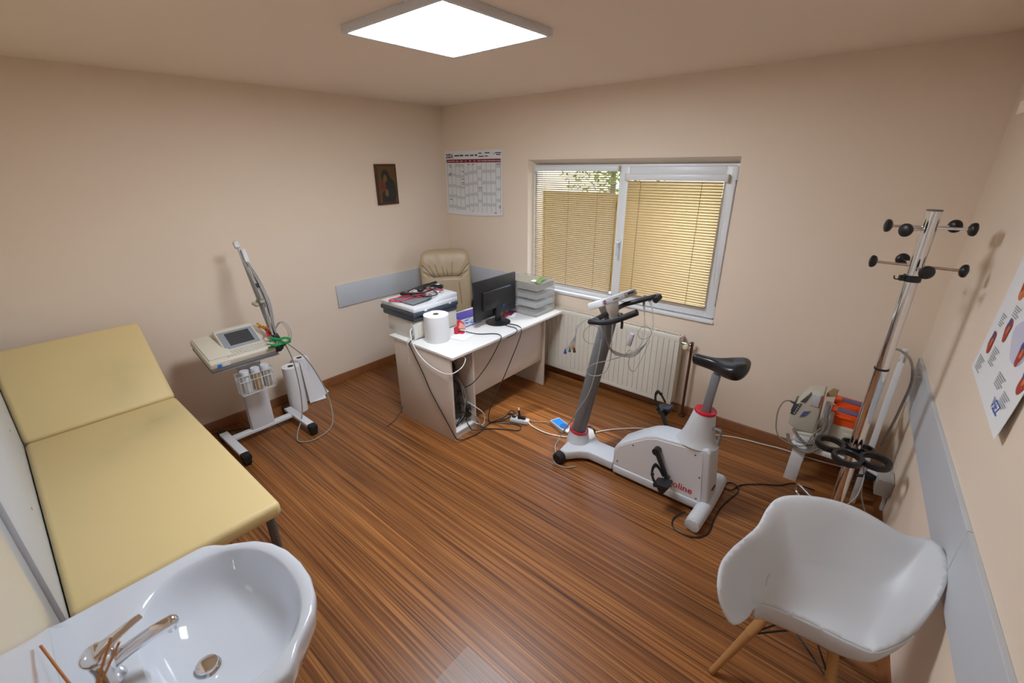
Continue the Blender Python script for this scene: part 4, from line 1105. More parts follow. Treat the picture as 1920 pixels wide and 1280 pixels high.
# small papers between monitor and trays
t = thing('pamphlet', 'crimson and violet pamphlet on the desk behind the monitor', 'pamphlet', (1.40, -0.50, DT))
b = MB(); b.box((1.40, -0.53, DT + .004), (0.15, 0.20, .005), (0, 0, 0.35), 0.001); b.build('cover', M_PAPER, t)
b = MB(); b.box((1.395, -0.56, DT + .0075), (0.10, 0.10, .002), (0, 0, 0.35)); b.box((1.42, -0.62, DT + .012), (0.05, 0.07, .014), (0, 0, 0.1), .003); b.build('crimson_print', mat('crimson_print', (0.40, 0.02, 0.10), 0.5), t)
b = MB(); b.box((1.40, -0.475, DT + .0075), (0.11, 0.05, .002), (0, 0, 0.35)); b.build('violet_print', M_INKVIO, t)

# ------------------------------------------------------------------ cables around the desk
def cable(name, label, pts, r, m, n=7):
    b = MB(); b.tube(pts, r, n=n); return tag(b.build(name, m), label, 'cable')
cable('printer_power_cord', 'black cord running from the printer down the desk side to the floor', [(1.245, -1.541, 0.775), (1.25, -1.565, 0.76), (1.255, -1.598, 0.735), (1.29, -1.594, 0.66), (1.385, -1.594, 0.52), (1.47, -1.594, 0.37), (1.60, -1.594, 0.21), (1.69, -1.594, 0.10), (1.735, -1.575, 0.03), (1.755, -1.48, 0.008), (1.77, -1.36, 0.008), (1.74, -1.22, 0.010), (1.80, -1.10, 0.03), (1.80, -1.0, 0.055), (1.86, -1.01, 0.05)], 0.0042, M_BLACK)
cable('printer_data_cable', 'white cable drooping from the printer into the desk bay', [(1.235, -1.541, 0.85), (1.25, -1.575, 0.83), (1.29, -1.596, 0.76), (1.36, -1.60, 0.68), (1.46, -1.60, 0.625), (1.58, -1.60, 0.60), (1.67, -1.60, 0.60), (1.725, -1.575, 0.61), (1.745, -1.50, 0.64), (1.735, -1.45, 0.685), (1.70, -1.45, 0.70)], 0.0042, M_WCABLE)
cable('thin_white_cord', 'thin white cord hanging behind the printer corner', [(1.24, -1.541, 0.80), (1.22, -1.585, 0.76), (1.215, -1.592, 0.70), (1.21, -1.592, 0.55)], 0.0022, M_WCABLE)
cable('scanner_cable', 'black cable from the red hole punch over the desk edge into the bay', [(1.46, -1.17, DT + .02), (1.56, -1.12, DT + .008), (1.66, -1.03, DT + .007), (1.735, -1.04, DT + .006), (1.765, -1.10, 0.715), (1.765, -1.19, 0.62), (1.745, -1.28, 0.52), (1.71, -1.36, 0.44), (1.66, -1.40, 0.40)], 0.0038, M_BLACK)
cable('monitor_power_cable', 'black monitor cable dropping over the desk front to the floor', [(1.50, -0.80, DT + .02), (1.58, -0.77, DT + .007), (1.69, -0.76, DT + .006), (1.755, -0.80, 0.725), (1.765, -0.86, 0.64), (1.755, -0.93, 0.52), (1.745, -1.02, 0.38), (1.735, -1.13, 0.24), (1.725, -1.20, 0.10), (1.73, -1.20, 0.01), (1.80, -1.12, 0.012), (1.85, -1.06, 0.045)], 0.0042, M_BLACK)
cable('monitor_signal_cable', 'short black cable loop at the desk edge by the monitor base', [(1.51, -0.84, DT + .02), (1.62, -0.82, DT + .007), (1.71, -0.82, DT + .006), (1.752, -0.86, 0.735), (1.75, -0.92, 0.722), (1.73, -0.96, 0.71)], 0.0038, M_BLACK)
cable('floor_cable', 'black cable loop on the floor in front of the desk bay', [(1.66, -1.40, 0.078), (1.70, -1.42, 0.075), (1.735, -1.40, 0.03), (1.79, -1.28, 0.007), (1.92, -1.19, 0.007), (2.0, -1.14, 0.007), (1.97, -1.08, 0.007), (1.88, -1.10, 0.007), (1.79, -1.16, 0.007)], 0.0042, M_BLACK)
cable('grey_floor_cable', 'grey cable pair on the floor between desk bay and power strip', [(1.66, -1.39, 0.20), (1.71, -1.34, 0.12), (1.74, -1.30, 0.02), (1.74, -1.20, 0.007), (1.78, -1.08, 0.007), (1.86, -0.98, 0.007), (2.0, -0.96, 0.007), (2.10, -0.90, 0.010), (2.14, -0.88, 0.016)], 0.004, M_CABLE)
cable('white_loop_cable', 'white cable loop at the foot of the desk bay', [(1.66, -1.38, 0.26), (1.715, -1.33, 0.20), (1.735, -1.29, 0.15), (1.74, -1.27, 0.08), (1.735, -1.29, 0.03), (1.715, -1.33, 0.05), (1.69, -1.37, 0.075)], 0.0038, M_WCABLE)
cable('frayed_cord', 'short frayed brown cord end on the floor at the desk corner', [(1.06, -1.60, 0.10), (1.05, -1.605, 0.05), (1.03, -1.63, 0.012), (1.07, -1.70, 0.006), (1.10, -1.80, 0.006)], 0.0028, mat('brown_cord', (0.06, 0.04, 0.03), 0.7))
# power strip
ps = thing('power_strip', 'white power strip with black plugs on the floor', 'power strip', (1.925, -1.035, 0), 0.37)
def lp(x, y, z): return (x, y, z)
b = MB(); b.box((0, 0, 0.021), (0.165, 0.052, 0.040), None, 0.010, 3); b.build('body', M_WHITE, ps, world=False)
b = MB()
for x in (-0.04, 0.01, 0.045): b.lathe([(0.0, .002), (0.019, .002), (0.019, 0), (0.021, 0), (0.021, 0.003), (0.019, 0.003)], (x, 0, 0.0405), n=20)
b.build('socket', M_WHITE, ps, world=False)
pl = MB(); pl.box((-0.05, 0.005, 0.055), (0.035, 0.03, 0.03), (0.2, 0.3, 0), 0.006); pl.cyl((-0.07, 0.01, 0.062), (-0.105, 0.012, 0.06), 0.009)
tag(pl.build('plug', M_BLACK, ps, world=False))
pl = MB(); pl.box((0.0, 0, 0.057), (0.03, 0.032, 0.034), None, 0.006); pl.cyl((0.0, 0, 0.07), (-0.01, 0.01, 0.115), 0.008); pl.build('plug', M_BLACK, ps, world=False)
pl = MB(); pl.box((0.035, 0, 0.053), (0.04, 0.034, 0.024), None, 0.008); pl.build('plug', M_BLACK, ps, world=False)
pl = MB(); pl.cyl((-0.01, 0.01, 0.115), (-0.014, 0.014, 0.135), 0.008); pl.build('white_plug_tip', M_WHITE, ps, world=False)
cable('power_strip_lead', 'white mains lead curving from the power strip past the bike to the back wall', [(1.995, -1.008, 0.02), (2.05, -1.02, 0.008), (2.18, -1.03, 0.007), (2.30, -1.00, 0.007), (2.40, -0.935, 0.007), (2.47, -0.84, 0.007), (2.56, -0.68, 0.007), (2.745, -0.49, 0.007), (2.95, -0.37, 0.007), (3.264, -0.187, 0.007), (3.42, -0.115, 0.007), (3.60, -0.085, 0.009), (3.732, -0.06, 0.008), (3.90, -0.06, 0.008), (4.10, -0.05, 0.02)], 0.005, M_WCABLE)
# blue topped interface box
bx = thing('interface_box', 'small grey box with bright blue top lying on the floor by the bike', 'electronic box', (2.235, -0.868, 0), -0.34)
b = MB(); b.box((0, 0, 0.017), (0.185, 0.095, 0.030), None, 0.004); b.build('case', M_LTGREY, bx, world=False)
b = MB(); b.box((-0.012, 0, 0.0325), (0.130, 0.078, 0.002), None, 0.0008, 1); bt = b.build('blue_label', M_BLUE, bx, world=False)
b = MB(); b.lathe([(0, 0), (0.038, 0), (0.038, 0.002), (0, 0.002)], (0.048, 0, 0.0322), n=28); b.build('blue_disc', mat('deep_blue_label', (0.015, 0.13, 0.42), 0.4), bt, world=False)
b = MB(); b.box((0.105, 0, 0.017), (0.03, 0.05, 0.018), None, 0.003); b.build('connector', M_PAPER, bx, world=False)
cable('interface_cable', 'grey cable from the bike handlebar down past the blue box to the front wheel', [(2.690, -1.12, 0.98), (2.66, -1.125, 0.72), (2.62, -1.13, 0.55), (2.53, -1.14, 0.36), (2.44, -1.10, 0.20), (2.36, -1.02, 0.09), (2.345, -1.05, 0.03), (2.36, -1.13, 0.010), (2.42, -1.21, 0.008), (2.47, -1.30, 0.007), (2.56, -1.30, 0.006), (2.62, -1.24, 0.008)], 0.0042, M_CABLE)

# ================================================================== EXECUTIVE CHAIR
ex = thing('executive_chair', 'beige leather executive chair behind the desk in the corner', 'office chair', (0.60, -0.58, 0), math.radians(-38))
# local: +x is the front
def bkf(u, v, front):
    # u across, v up; padded back with rounded top
    wv = 0.272 * (1 - 0.10 * (1 - v)) 
    s_ = 2 * u - 1
    cor = 1.0
    top = 0.72
    e = abs(s_) ** 8
    z = 0.50 + top * v - 0.050 * e * v ** 4
    edge = (1 - abs(s_) ** 4) * (1 - (2 * v - 1) ** 8)
    bulge = 0.055 * max(edge, 0) ** 0.5
    lean = -0.17 - 0.16 * v ** 1.2
    y = wv * s_ * (1 - 0.09 * (max(0, v - 0.80) / 0.20) ** 2)
    crease = -0.020 * math.exp(-((v - 0.62) / 0.025) ** 2) * (1 if abs(s_) < 0.55 else math.exp(-((abs(s_) - .55) / .08) ** 2))
    fold = 0.0
    if v > 0.62 and abs(s_) < 0.95:
        a = s_ / (0.35 + 1.4 * (v - 0.62))
        fold = 0.006 * math.cos(a * 11) * math.exp(-(v - 0.62) * 4.5)
    x = lean + (bulge + crease + fold if front else -bulge * 0.8) + 0.05 * (s_ ** 2)
    return (x, y, z)
b = MB()
b.grid(lambda u, v: bkf(u, v, True), 48, 64); b.grid(lambda u, v: bkf(u, v, False), 24, 24)
b.build('backrest', M_LEATHER, ex, world=False, angle=75)
b = MB()
def on_back(s_, v, e=0.002):
    p = bkf((s_ + 1) / 2, v, True); return (p[0] + e, p[1], p[2])
b.tube([on_back(s_, 0.618, 0.004) for s_ in (-0.52, -0.3, 0, 0.3, 0.52)], 0.005, n=6)
for sg in (-1, 1):
    b.tube([on_back(sg * (0.52 + 0.42 * k / 5), 0.618 + 0.20 * k / 5, 0.003) for k in range(6)], 0.0042, n=6)
    b.tube([on_back(sg * (0.50 + 0.45 * k / 5), 0.62 + 0.11 * k / 5, 0.002) for k in range(5)], 0.003, n=6)
    b.tube([on_back(sg * (0.50 + 0.02 * k), 0.61 - 0.10 * k, 0.002) for k in range(5)], 0.0026, n=5)
for s0, s1, v1 in ((-0.30, -0.42, .80), (-0.08, -0.14, .76), (0.06, 0.03, .72), (0.22, 0.30, .82), (-.42, -.66, .80)):
    b.tube([on_back(s0 + (s1 - s0) * k / 4, 0.625 + (v1 - 0.625) * k / 4, 0.0015) for k in range(5)], 0.0026, n=5)
b.build('seam', M_SEAM, ex, world=False)
b = MB(); b.box((0.06, 0, 0.47), (0.52, 0.50, 0.13), None, 0.05, 4); b.build('seat', M_LEATHER, ex, world=False)
for sg in (-1, 1):
    b = MB(); b.tube([(-0.20, 0.27 * sg, 0.50), (-0.18, 0.285 * sg, 0.66), (0.0, 0.29 * sg, 0.685), (0.16, 0.285 * sg, 0.66), (0.18, 0.27 * sg, 0.48)], 0.024, n=10, flat=1.0)
    b.build('armrest', M_BLACK, ex, world=False)
b = MB(); b.cyl((0, 0, 0.09), (0, 0, 0.41), 0.028); b.build('gas_column', M_BLACK, ex, world=False)
for k in range(5):
    a = k * 2 * math.pi / 5; c_, s_ = math.cos(a), math.sin(a)
    b = MB(); b.tube([(0.03 * c_, 0.03 * s_, 0.10), (0.28 * c_, 0.28 * s_, 0.070)], 0.02, n=8, smooth=False); b.build('base_leg', M_BLACK, ex, world=False)
    b = MB(); b.cyl((0.28 * c_ - .02 * s_, 0.28 * s_ + .02 * c_, 0.028), (0.28 * c_ + .02 * s_, 0.28 * s_ - .02 * c_, 0.028), 0.028); b.cyl((0.28 * c_, 0.28 * s_, .03), (0.28 * c_, 0.28 * s_, .07), .01); b.build('caster', M_RUBBER, ex, world=False)
# ================================================================== EXERCISE BIKE
bk_ = thing('exercise_bike', 'white and grey medical exercise bike with black saddle in the middle of the room', 'exercise bike', (3.0, -1.05, 0))
BY = -1.05
M_BIKEP = mat('pale_grey_side_panel', (0.70, 0.70, 0.72), 0.45)
b = MB()
prof = [(2.850, .030), (2.850, .205), (2.872, .255), (2.972, .336), (3.072, .408), (3.135, .434), (3.36, .458), (3.445, .466), (3.470, .445), (3.505, .085), (3.47, .025)]
b.prism([(x, BY - .085, z) for x, z in prof], (0, .17, 0), 0.022, 4)
b.build('housing', M_SHELL, bk_, angle=50)
for sg, nm in ((-1, 'near'), (1, 'far')):
    b = MB()
    pr2 = [(2.866, .090), (2.866, .205), (2.886, .245), (2.985, .322), (3.08, .388), (3.14, .412), (3.36, .434), (3.425, .438), (3.462, .09), (3.40, .055), (3.2, .075)]
    b.prism([(x, BY + sg * .0835, z) for x, z in pr2], (0, sg * .005, 0), 0.002, 1)
    o = b.build('side_panel', M_BIKEP, bk_)
    s_ = MB()
    for x, z in ((2.888, .125), (2.99, .30), (3.385, .405), (3.43, .26), (3.432, .10)): s_.cyl((x, BY + sg * .088, z), (x, BY + sg * .0898, z), 0.006, n=10)
    s_.build('screw', M_DKSTEEL, o)
    if sg < 0:
        tm = text_mesh('ergoline', 0.064, (3.195, BY - .0895, .118), (1, 0, 0), (0, 0, 1), extrude=0.0004, bold=0.0006)
        tm.build('red_lettering', M_RED, o)
b = MB(); b.b2((3.475, BY - .03, .16), (3.506, BY + .03, .17), 0.003); b.lathe([(0, 0), (.022, 0), (.022, .008), (0, .010)], (3.487, BY - .02, .14), (1, 0, .1), 20); b.build('rear_socket', mat('dark_red_plastic', (0.13, 0.01, 0.02), .4), bk_)
# base beam and front stabiliser
b = MB(); b.b2((2.86, BY - .095, .022), (3.47, BY + .095, .085), 0.012, 3); b.build('base_plate', M_SHELL, bk_)
b = MB()
b.prism([(2.853, BY - .085, .024), (2.853, BY + .085, .024), (2.66, BY + .085, .024), (2.60, BY + .12, .024), (2.535, BY + .195, .024), (2.475, BY + .195, .024), (2.455, BY, .024), (2.475, BY - .195, .024), (2.535, BY - .195, .024), (2.60, BY - .12, .024), (2.66, BY - .085, .024)], (0, 0, .072), 0.014, 3)
b.build('front_beam', M_SHELL, bk_, angle=50)
for sg in (-1, 1):
    b = MB(); b.lathe([(0, -.03), (.032, -.03), (.042, -.022), (.043, .022), (.034, .032), (0, .036)], (2.49, BY + sg * .215, .0435), (0, sg, 0), 28); b.build('transport_wheel', M_RUBBER, bk_)
b = MB(); b.lathe([(.088, 0), (.082, .03), (.074, .075), (.070, .098), (0, .1)], (2.515, BY, .085), n=36); b.build('front_hub', M_SHELL, bk_)
b = MB(); b.lathe([(.0715, 0), (.073, .006), (.071, .014), (.060, .016), (.058, .010)], (2.517, BY, .182), (0.17, 0, 1), n=36); b.build('red_collar', M_RED, bk_)
C0, C1 = Vector((2.515, BY, .175)), Vector((2.700, BY, 1.13))
b = MB(); b.cyl(C0, C1, .0535, n=36); b.build('front_column', mat('grey_column_paint', (0.155, 0.16, 0.168), 0.32), bk_)
# rear stabiliser
b = MB()
b.tube([(3.475, BY - .255, .048), (3.478, BY - .245, .048), (3.485, BY, .05), (3.478, BY + .245, .048), (3.475, BY + .255, .048)], [.030] + [.042] * 3 + [.046] * 19 + [.042] * 3 + [.030], n=18)
b.build('rear_foot', M_SHELL, bk_)
# seat tube
b = MB(); 
def cone(u, v):
    a = 2 * math.pi * u; k = v
    rx = .105 * (1 - k) + .060 * k; ry = .078 * (1 - k) + .060 * k
    fl = .02 * (1 - k) ** 6
    return (3.358 + .018 * k + (rx + fl) * math.cos(a), BY + (ry + fl) * math.sin(a), .448 + .222 * k - .012 * math.cos(a) * k)
b.grid(cone, 40, 10, closed_u=True); b.lathe([(0, 0), (.060, 0)], (3.376, BY, .668)); b.build('seat_tube', M_SHELL, bk_, angle=60)
b = MB(); b.lathe([(.062, -.004), (.0635, .004), (.061, .011), (.050, .012), (.034, .006), (.0, .005)], (3.376, BY, .670), (0.05, 0, 1), 36); b.build('red_collar', M_RED, bk_)
b = MB(); b.prism([(3.355, BY - .022, .66), (3.400, BY - .022, .66), (3.423, BY - .022, .925), (3.378, BY - .022, .925)], (0, .044, 0), .004); b.build('seat_post', M_GREYP, bk_)
b = MB(); b.tube([(3.42, BY - .02, .585), (3.47, BY - .02, .585), (3.485, BY - .02, .570), (3.482, BY - .02, .485)], .011, n=10, flat=.8); b.build('clamp_lever', M_GREYP, bk_)
# saddle
b = MB()
def sad(u, v):
    # u along nose->tail, v around
    x = 3.252 + .310 * u
    w_ = .024 + .088 * (1 / (1 + math.exp(-(u - .54) * 13)))
    if u < .04: w_ = .024 * math.sqrt(max(u / .04, 0))
    if u > .74: w_ *= math.sqrt(max(0, 1 - ((u - .74) / .26) ** 2.2)) if u < 1 else 0
    h_ = .036 + .042 * u * u + .004; 
    if u < .05: h_ *= math.sqrt(max(u / .05, 0))
    if u > .80: h_ *= math.sqrt(max(0, 1 - ((u - .80) / .20) ** 2)) if u < 1 else 0
    a = 2 * math.pi * v
    ca, sa = math.cos(a), math.sin(a)
    zc = .995 + .012 * u - .010 * math.sin(u * math.pi) + .012 * max(0, u - .6) 
    groove = -.012 * math.exp(-(ca / .22) ** 2) * (1 if sa > 0 else 0) * max(0, min(1, (u - .45) * 4)) * max(0, min(1, (1 - u) * 6))
    y = BY + w_ * (abs(ca) ** .8) * (1 if ca > 0 else -1)
    z = zc + (h_ * .55 if sa > 0 else h_ * 1.05) * (abs(sa) ** .8) * (1 if sa > 0 else -1) + groove
    return (x, y, z)
b.grid(lambda u, v: sad(v, u), 48, 44, closed_u=True); b.build('saddle', M_SEATBLK, bk_, angle=80)
# cranks and pedals
BBx, BBz = 3.158, .345
def crank(sg, dx, dz):
    y = BY + sg * .115
    b = MB(); b.cyl((BBx, BY + sg * .085, BBz), (BBx, y + sg * .016, BBz), .024); b.tube([(BBx, y, BBz), (BBx + dx, y + sg * .02, BBz + dz)], [.015, .012], n=10, smooth=False, flat=1.2)
    b.cyl((BBx + dx, y + sg * .005, BBz + dz), (BBx + dx, y + sg * .034, BBz + dz), .016)
    cr = b.build('crank', M_BLACK, bk_)
    px, pz, py = BBx + dx, BBz + dz, y + sg * .085
    b = MB(); b.box((px, py, pz), (.098, .088, .026), (0, -0.25, 0), .008, 2)
    b.prism([(px - .035, py - sg * .04, pz - .012), (px + .045, py - sg * .04, pz - .002), (px + .02, py - sg * .035, pz - .055), (px - .005, py - sg * .035, pz - .055)], (0, sg * .07, 0), .006)
    b.cyl((px, y + sg * .02, pz), (px, py, pz), .008)
    b.build('pedal', M_BLACK, cr)
    b = MB()
    s_ = [(px - .02, py - .055, pz + .01), (px - .05, py - .052, pz + .055), (px - .065, py - .03, pz + .088), (px - .068, py, pz + .098), (px - .065, py + .03, pz + .088), (px - .05, py + .052, pz + .055), (px - .02, py + .055, pz + .01)]
    b.tube(s_, .013, n=8, flat=.3); b.box((px - .056, py - sg * -.046, pz + .07), (.02, .012, .02), None, .003)
    b.build('pedal_strap', M_RUBBER, cr)
crank(-1, .095, -.150); crank(1, -.090, .140)
# handlebar
b = MB()
hb_ = [(2.985, BY - .245, 1.272), (2.94, BY - .248, 1.247), (2.86, BY - .252, 1.196), (2.79, BY - .254, 1.172), (2.715, BY - .252, 1.160), (2.690, BY - .235, 1.150), (2.688, BY - .19, 1.146), (2.694, BY - .09, 1.150), (2.70, BY, 1.152), (2.694, BY + .09, 1.150), (2.690, BY + .17, 1.150), (2.705, BY + .215, 1.158), (2.76, BY + .240, 1.180), (2.84, BY + .25, 1.215), (2.895, BY + .25, 1.240), (2.925, BY + .225, 1.250), (2.928, BY + .165, 1.238)]
b.tube(hb_, .0165, n=14); b.build('handlebar', mat('black_handlebar_rubber', (0.013, 0.015, 0.020), .33), bk_)
b = MB(); b.tube([(2.928, BY + .222, 1.2485), (2.928, BY + .16, 1.237)], .0185, n=14, smooth=False); b.tube([(2.99, BY - .2445, 1.2745), (2.90, BY - .2505, 1.221)], .0185, n=14, smooth=False); b.build('grip', M_RUBBER, bk_)
# console
b = MB()
Kc = Vector((2.652, -.930, 1.208)); KR = Euler((math.radians(1), math.radians(-24), math.radians(-8)))
KM = Matrix.Translation(Kc) @ KR.to_matrix().to_4x4()
def kp(x, y, z): return KM @ Vector((x, y, z))
b.box(Kc, (.12, .39, .044), tuple(KR), .006, 2); kc = b.build('console', M_WHITE, bk_)
b = MB(); b.box(kp(.062, .110, .002), (.003, .135, .032), tuple(KR), .001); b.build('grey_inset', mat('warm_grey_inset', (0.36, .33, .29), .5), kc)
b = MB(); b.box(kp(.0645, .118, .003), (.001, .07, .012), tuple(KR)); b.build('dark_lettering', M_INK, kc)
b = MB(); b.box(kp(.0605, -.05, .000), (.002, .06, .004), tuple(KR)); b.build('dark_slot', M_INK, kc)
kx = KM.to_3x3() @ Vector((1, 0, 0))
b = MB(); b.lathe([(.009, 0), (.014, 0), (.014, .0012), (.009, .0012), (.009, 0)], kp(.0602, -.168, .0), kx, 24); b.box(kp(.061, -.168, .0), (.0015, .004, .012), tuple(KR)); b.build('purple_emblem', mat('purple_emblem_ink', (0.22, .02, .20), .5), kc)
b = MB(); b.box(kp(0, .0, .0225), (.09, .31, .002), tuple(KR)); b.build('display', mat('pale_display', (.55, .58, .60), .25), kc)
b = MB()
b.prism([(2.694, -1.105, 1.212), (2.708, -.955, 1.212), (2.748, -1.005, 1.10), (2.745, -1.085, 1.10)], (-.07, -.0, -.0), .006); b.build('console_bracket', mat('warm_grey_bracket', (.50, .46, .42), .45), bk_)
b = MB(); b.sph((2.768, -1.035, 1.140), .020); b.tube([(2.768, -1.03, 1.14), (2.775, -1.02, 1.09), (2.775, -1.02, 1.05)], .009, n=9); b.build('clamp_knob', M_BLACK, bk_)

# leads hanging on the handlebar
hl = thing('ecg_leads', 'loops of thin grey ECG leads hanging over the bike handlebar', 'cable', (2.72, -1.15, .9))
b = MB(); rnd = random.Random(9)
for k in range(4):     # short drop on the near side with coloured snaps
    e = ((2.575, -1.365, .955), (2.600, -1.36, .975), (2.615, -1.355, .985), (2.625, -1.35, .975))[k]
    b.tube([(2.71, -1.285, 1.15), (2.70, -1.302, 1.178), (2.672, -1.322, 1.165), (2.640 - .004 * k, -1.345, 1.12), (2.628 + .002 * k, -1.353, 1.06), (e[0], e[1], e[2])], .0024, n=6)
for k in range(4):     # from the near bend to the column and across to the far side
    s_ = .006 * k
    b.tube([(2.71, -1.275, 1.178), (2.735, -1.262, 1.168), (2.755, -1.245 + s_, 1.11), (2.775, -1.22, 1.03), (2.80, -1.18, .96 - s_), (2.85, -1.10, .915 - s_), (2.89, -1.02, .925 - 2 * s_), (2.93, -.955, .975), (2.935, -.90, 1.05), (2.90, -.845, 1.14), (2.845 + s_, -.80, 1.20), (2.82 + s_, -.795, 1.232), (2.80 + s_, -.79, 1.20), (2.83, -.80, 1.08), (2.865, -.86, .96), (2.86, -.93, .90), (2.82, -1.02, .875), (2.78, -1.09, .885)], .0024, n=6)
b.tube([(2.70, -1.29, 1.13), (2.735, -1.27, 1.12), (2.752, -1.26, 1.07), (2.735, -1.27, 1.02), (2.70, -1.29, 1.01), (2.668, -1.31, 1.04), (2.665, -1.31, 1.09)], .002, n=6, closed=True)
b.tube([(2.90, -.93, 1.07), (2.925, -.91, 1.045), (2.93, -.905, 1.01), (2.905, -.93, .98), (2.875, -.955, .99), (2.865, -.96, 1.03), (2.88, -.945, 1.06)], .002, n=6, closed=True)
b.tube([(2.86, -1.05, .93), (2.84, -1.13, .905), (2.76, -1.19, .87), (2.70, -1.22, .845), (2.66, -1.235, .80), (2.68, -1.225, .76), (2.73, -1.19, .76), (2.765, -1.16, .80), (2.775, -1.14, .90), (2.76, -1.12, 1.04), (2.755, -1.11, 1.12)], .0026, n=6)
b.tube([(2.86, -1.02, .92), (2.85, -1.03, .82), (2.875, -1.0, .76), (2.90, -.97, .82), (2.93, -.91, .97)], .002, n=6)
b.build('wires', M_CABLE, hl)
b = MB(); b.box((2.845, -1.02, .99), (.03, .025, .10), (.15, .25, 0), .008); b.build('junction_sleeve', M_LTGREY, hl)
for (p, m, nm) in (((2.570, -1.367, .940), M_PURPLE, 'purple snap connector'), ((2.599, -1.361, .957), mat('dark_green_plastic', (.01, .16, .14), .4), 'dark green snap connector'), ((2.616, -1.355, .975), M_REED, 'orange snap connector'), ((2.627, -1.35, .958), mat('dark_maroon_plastic', (.05, .012, .012), .4), 'dark maroon snap connector')):
    b = MB(); b.lathe([(0, 0.028), (.003, .026), (.006, .012), (.0095, 0), (.0095, -.006), (0, -.006)], p, (0, 0, 1), 14); o = b.build('snap_connector', m, hl); o['label'] = nm
cable('bike_power_cord', 'black cord winding on the floor from the bike foot toward the coat stand', [(3.40, -1.20, .02), (3.36, -1.28, .007), (3.39, -1.36, .007), (3.50, -1.36, .007), (3.56, -1.28, .007), (3.555, -1.15, .007), (3.555, -1.02, .007), (3.575, -.90, .007), (3.60, -.78, .007), (3.575, -.715, .007), (3.525, -.72, .007), (3.515, -.79, .010), (3.56, -.80, .012), (3.60, -.69, .007), (3.70, -.60, .007), (3.80, -.53, .007), (3.87, -.45, .007), (3.99, -.44, .008)], .0042, M_BLACK)

# ================================================================== COAT STAND
cs = thing('coat_stand', 'chrome coat stand with black knobs and umbrella rings in the right corner', 'coat stand', (4.10, -.785, 0))
PX, PY = 4.102, -.785
b = MB(); b.cyl((PX, PY, .04), (PX, PY, 1.075), .0305, n=32); b.cyl((PX, PY, 1.075), (PX, PY, 1.845), .0285, n=32); b.build('pole', M_CHROME, cs)
b = MB(); b.lathe([(.0, .0), (.0288, 0), (.0288, .006), (.0, .008)], (PX, PY, 1.843)); b.build('top_cap', M_DKSTEEL, cs)
b = MB(); b.cyl((PX, PY, 1.066), (PX, PY, 1.076), .0315, n=28); b.build('joint_ring', M_BLACK, cs)
def peg(ang, z, Ln, rise=0.0):
    a = math.radians(ang); d = Vector((math.cos(a), math.sin(a), rise)).normalized(); o = Vector((PX, PY, z))
    b = MB(); b.cyl(o + d * .02, o + d * Ln, .0062, n=14); pg = b.build('peg', M_CHROME, cs)
    b = MB(); b.lathe([(0, -.006), (.012, -.006), (.024, .0), (.029, .008), (.029, .017), (.024, .022), (.010, .026), (0, .027)], o + d * Ln, d, 24); b.build('knob', M_BLACK, pg)
for a in (188, 8, 52): peg(a, 1.772, .135)
peg(232, 1.765, .115)
for a in (176, -4, 108): peg(a, 1.598, .150)
peg(288, 1.592, .105)
b = MB(); b.cyl((PX, PY, 1.525), (PX, PY, 1.555), .035, n=28); b.box((PX - .034, PY - .02, 1.54), (.03, .02, .026), (0, 0, .5), .004); b.tube([(PX - .045, PY - .03, 1.535), (PX - .062, PY - .035, 1.535), (PX - .066, PY - .036, 1.55)], .003, n=7); b.build('height_clamp', M_BLACK, cs)
b = MB(); b.cyl((PX, PY, .545), (PX, PY, .60), .034, n=28)
for k in range(5):
    a = math.radians(187 + 72 * k); c_ = Vector((PX + .108 * math.cos(a), PY + .108 * math.sin(a), .572))
    if k in (3, 4):
        c_ = Vector((PX + .068 * math.cos(a), PY + .068 * math.sin(a), .572))
        b.lathe([(.026, -.013), (.036, -.014), (.038, 0), (.036, .014), (.026, .013), (.025, 0), (.026, -.013)], c_, n=28)
    else: b.lathe([(.053, -.015), (.070, -.016), (.074, 0), (.070, .016), (.053, .015), (.051, 0), (.053, -.015)], c_, n=32)
b.build('umbrella_rings', M_BLACK, cs)
for a in (130, 60, 218, 305):
    a_ = math.radians(a); d = Vector((math.cos(a_), math.sin(a_), 0)); s_ = Vector((-d.y, d.x, 0)) * .02
    R_l = .32 if a != 60 and a != 305 else .20
    o = Vector((PX, PY, 0))
    b = MB(); b.tube([o + d * .02 + Vector((0, 0, .14)), o + d * .06 + Vector((0, 0, .12)), o + d * (R_l * .6) + Vector((0, 0, .085)), o + d * (R_l - .03) + Vector((0, 0, .078)), o + d * R_l + Vector((0, 0, .06)), o + d * (R_l + .004) + Vector((0, 0, .03)), o + d * (R_l - .015) + Vector((0, 0, .014)), o + d * (R_l - .06) + Vector((0, 0, .0125))], .0125, n=12)
    b.build('leg', M_CHROME, cs)

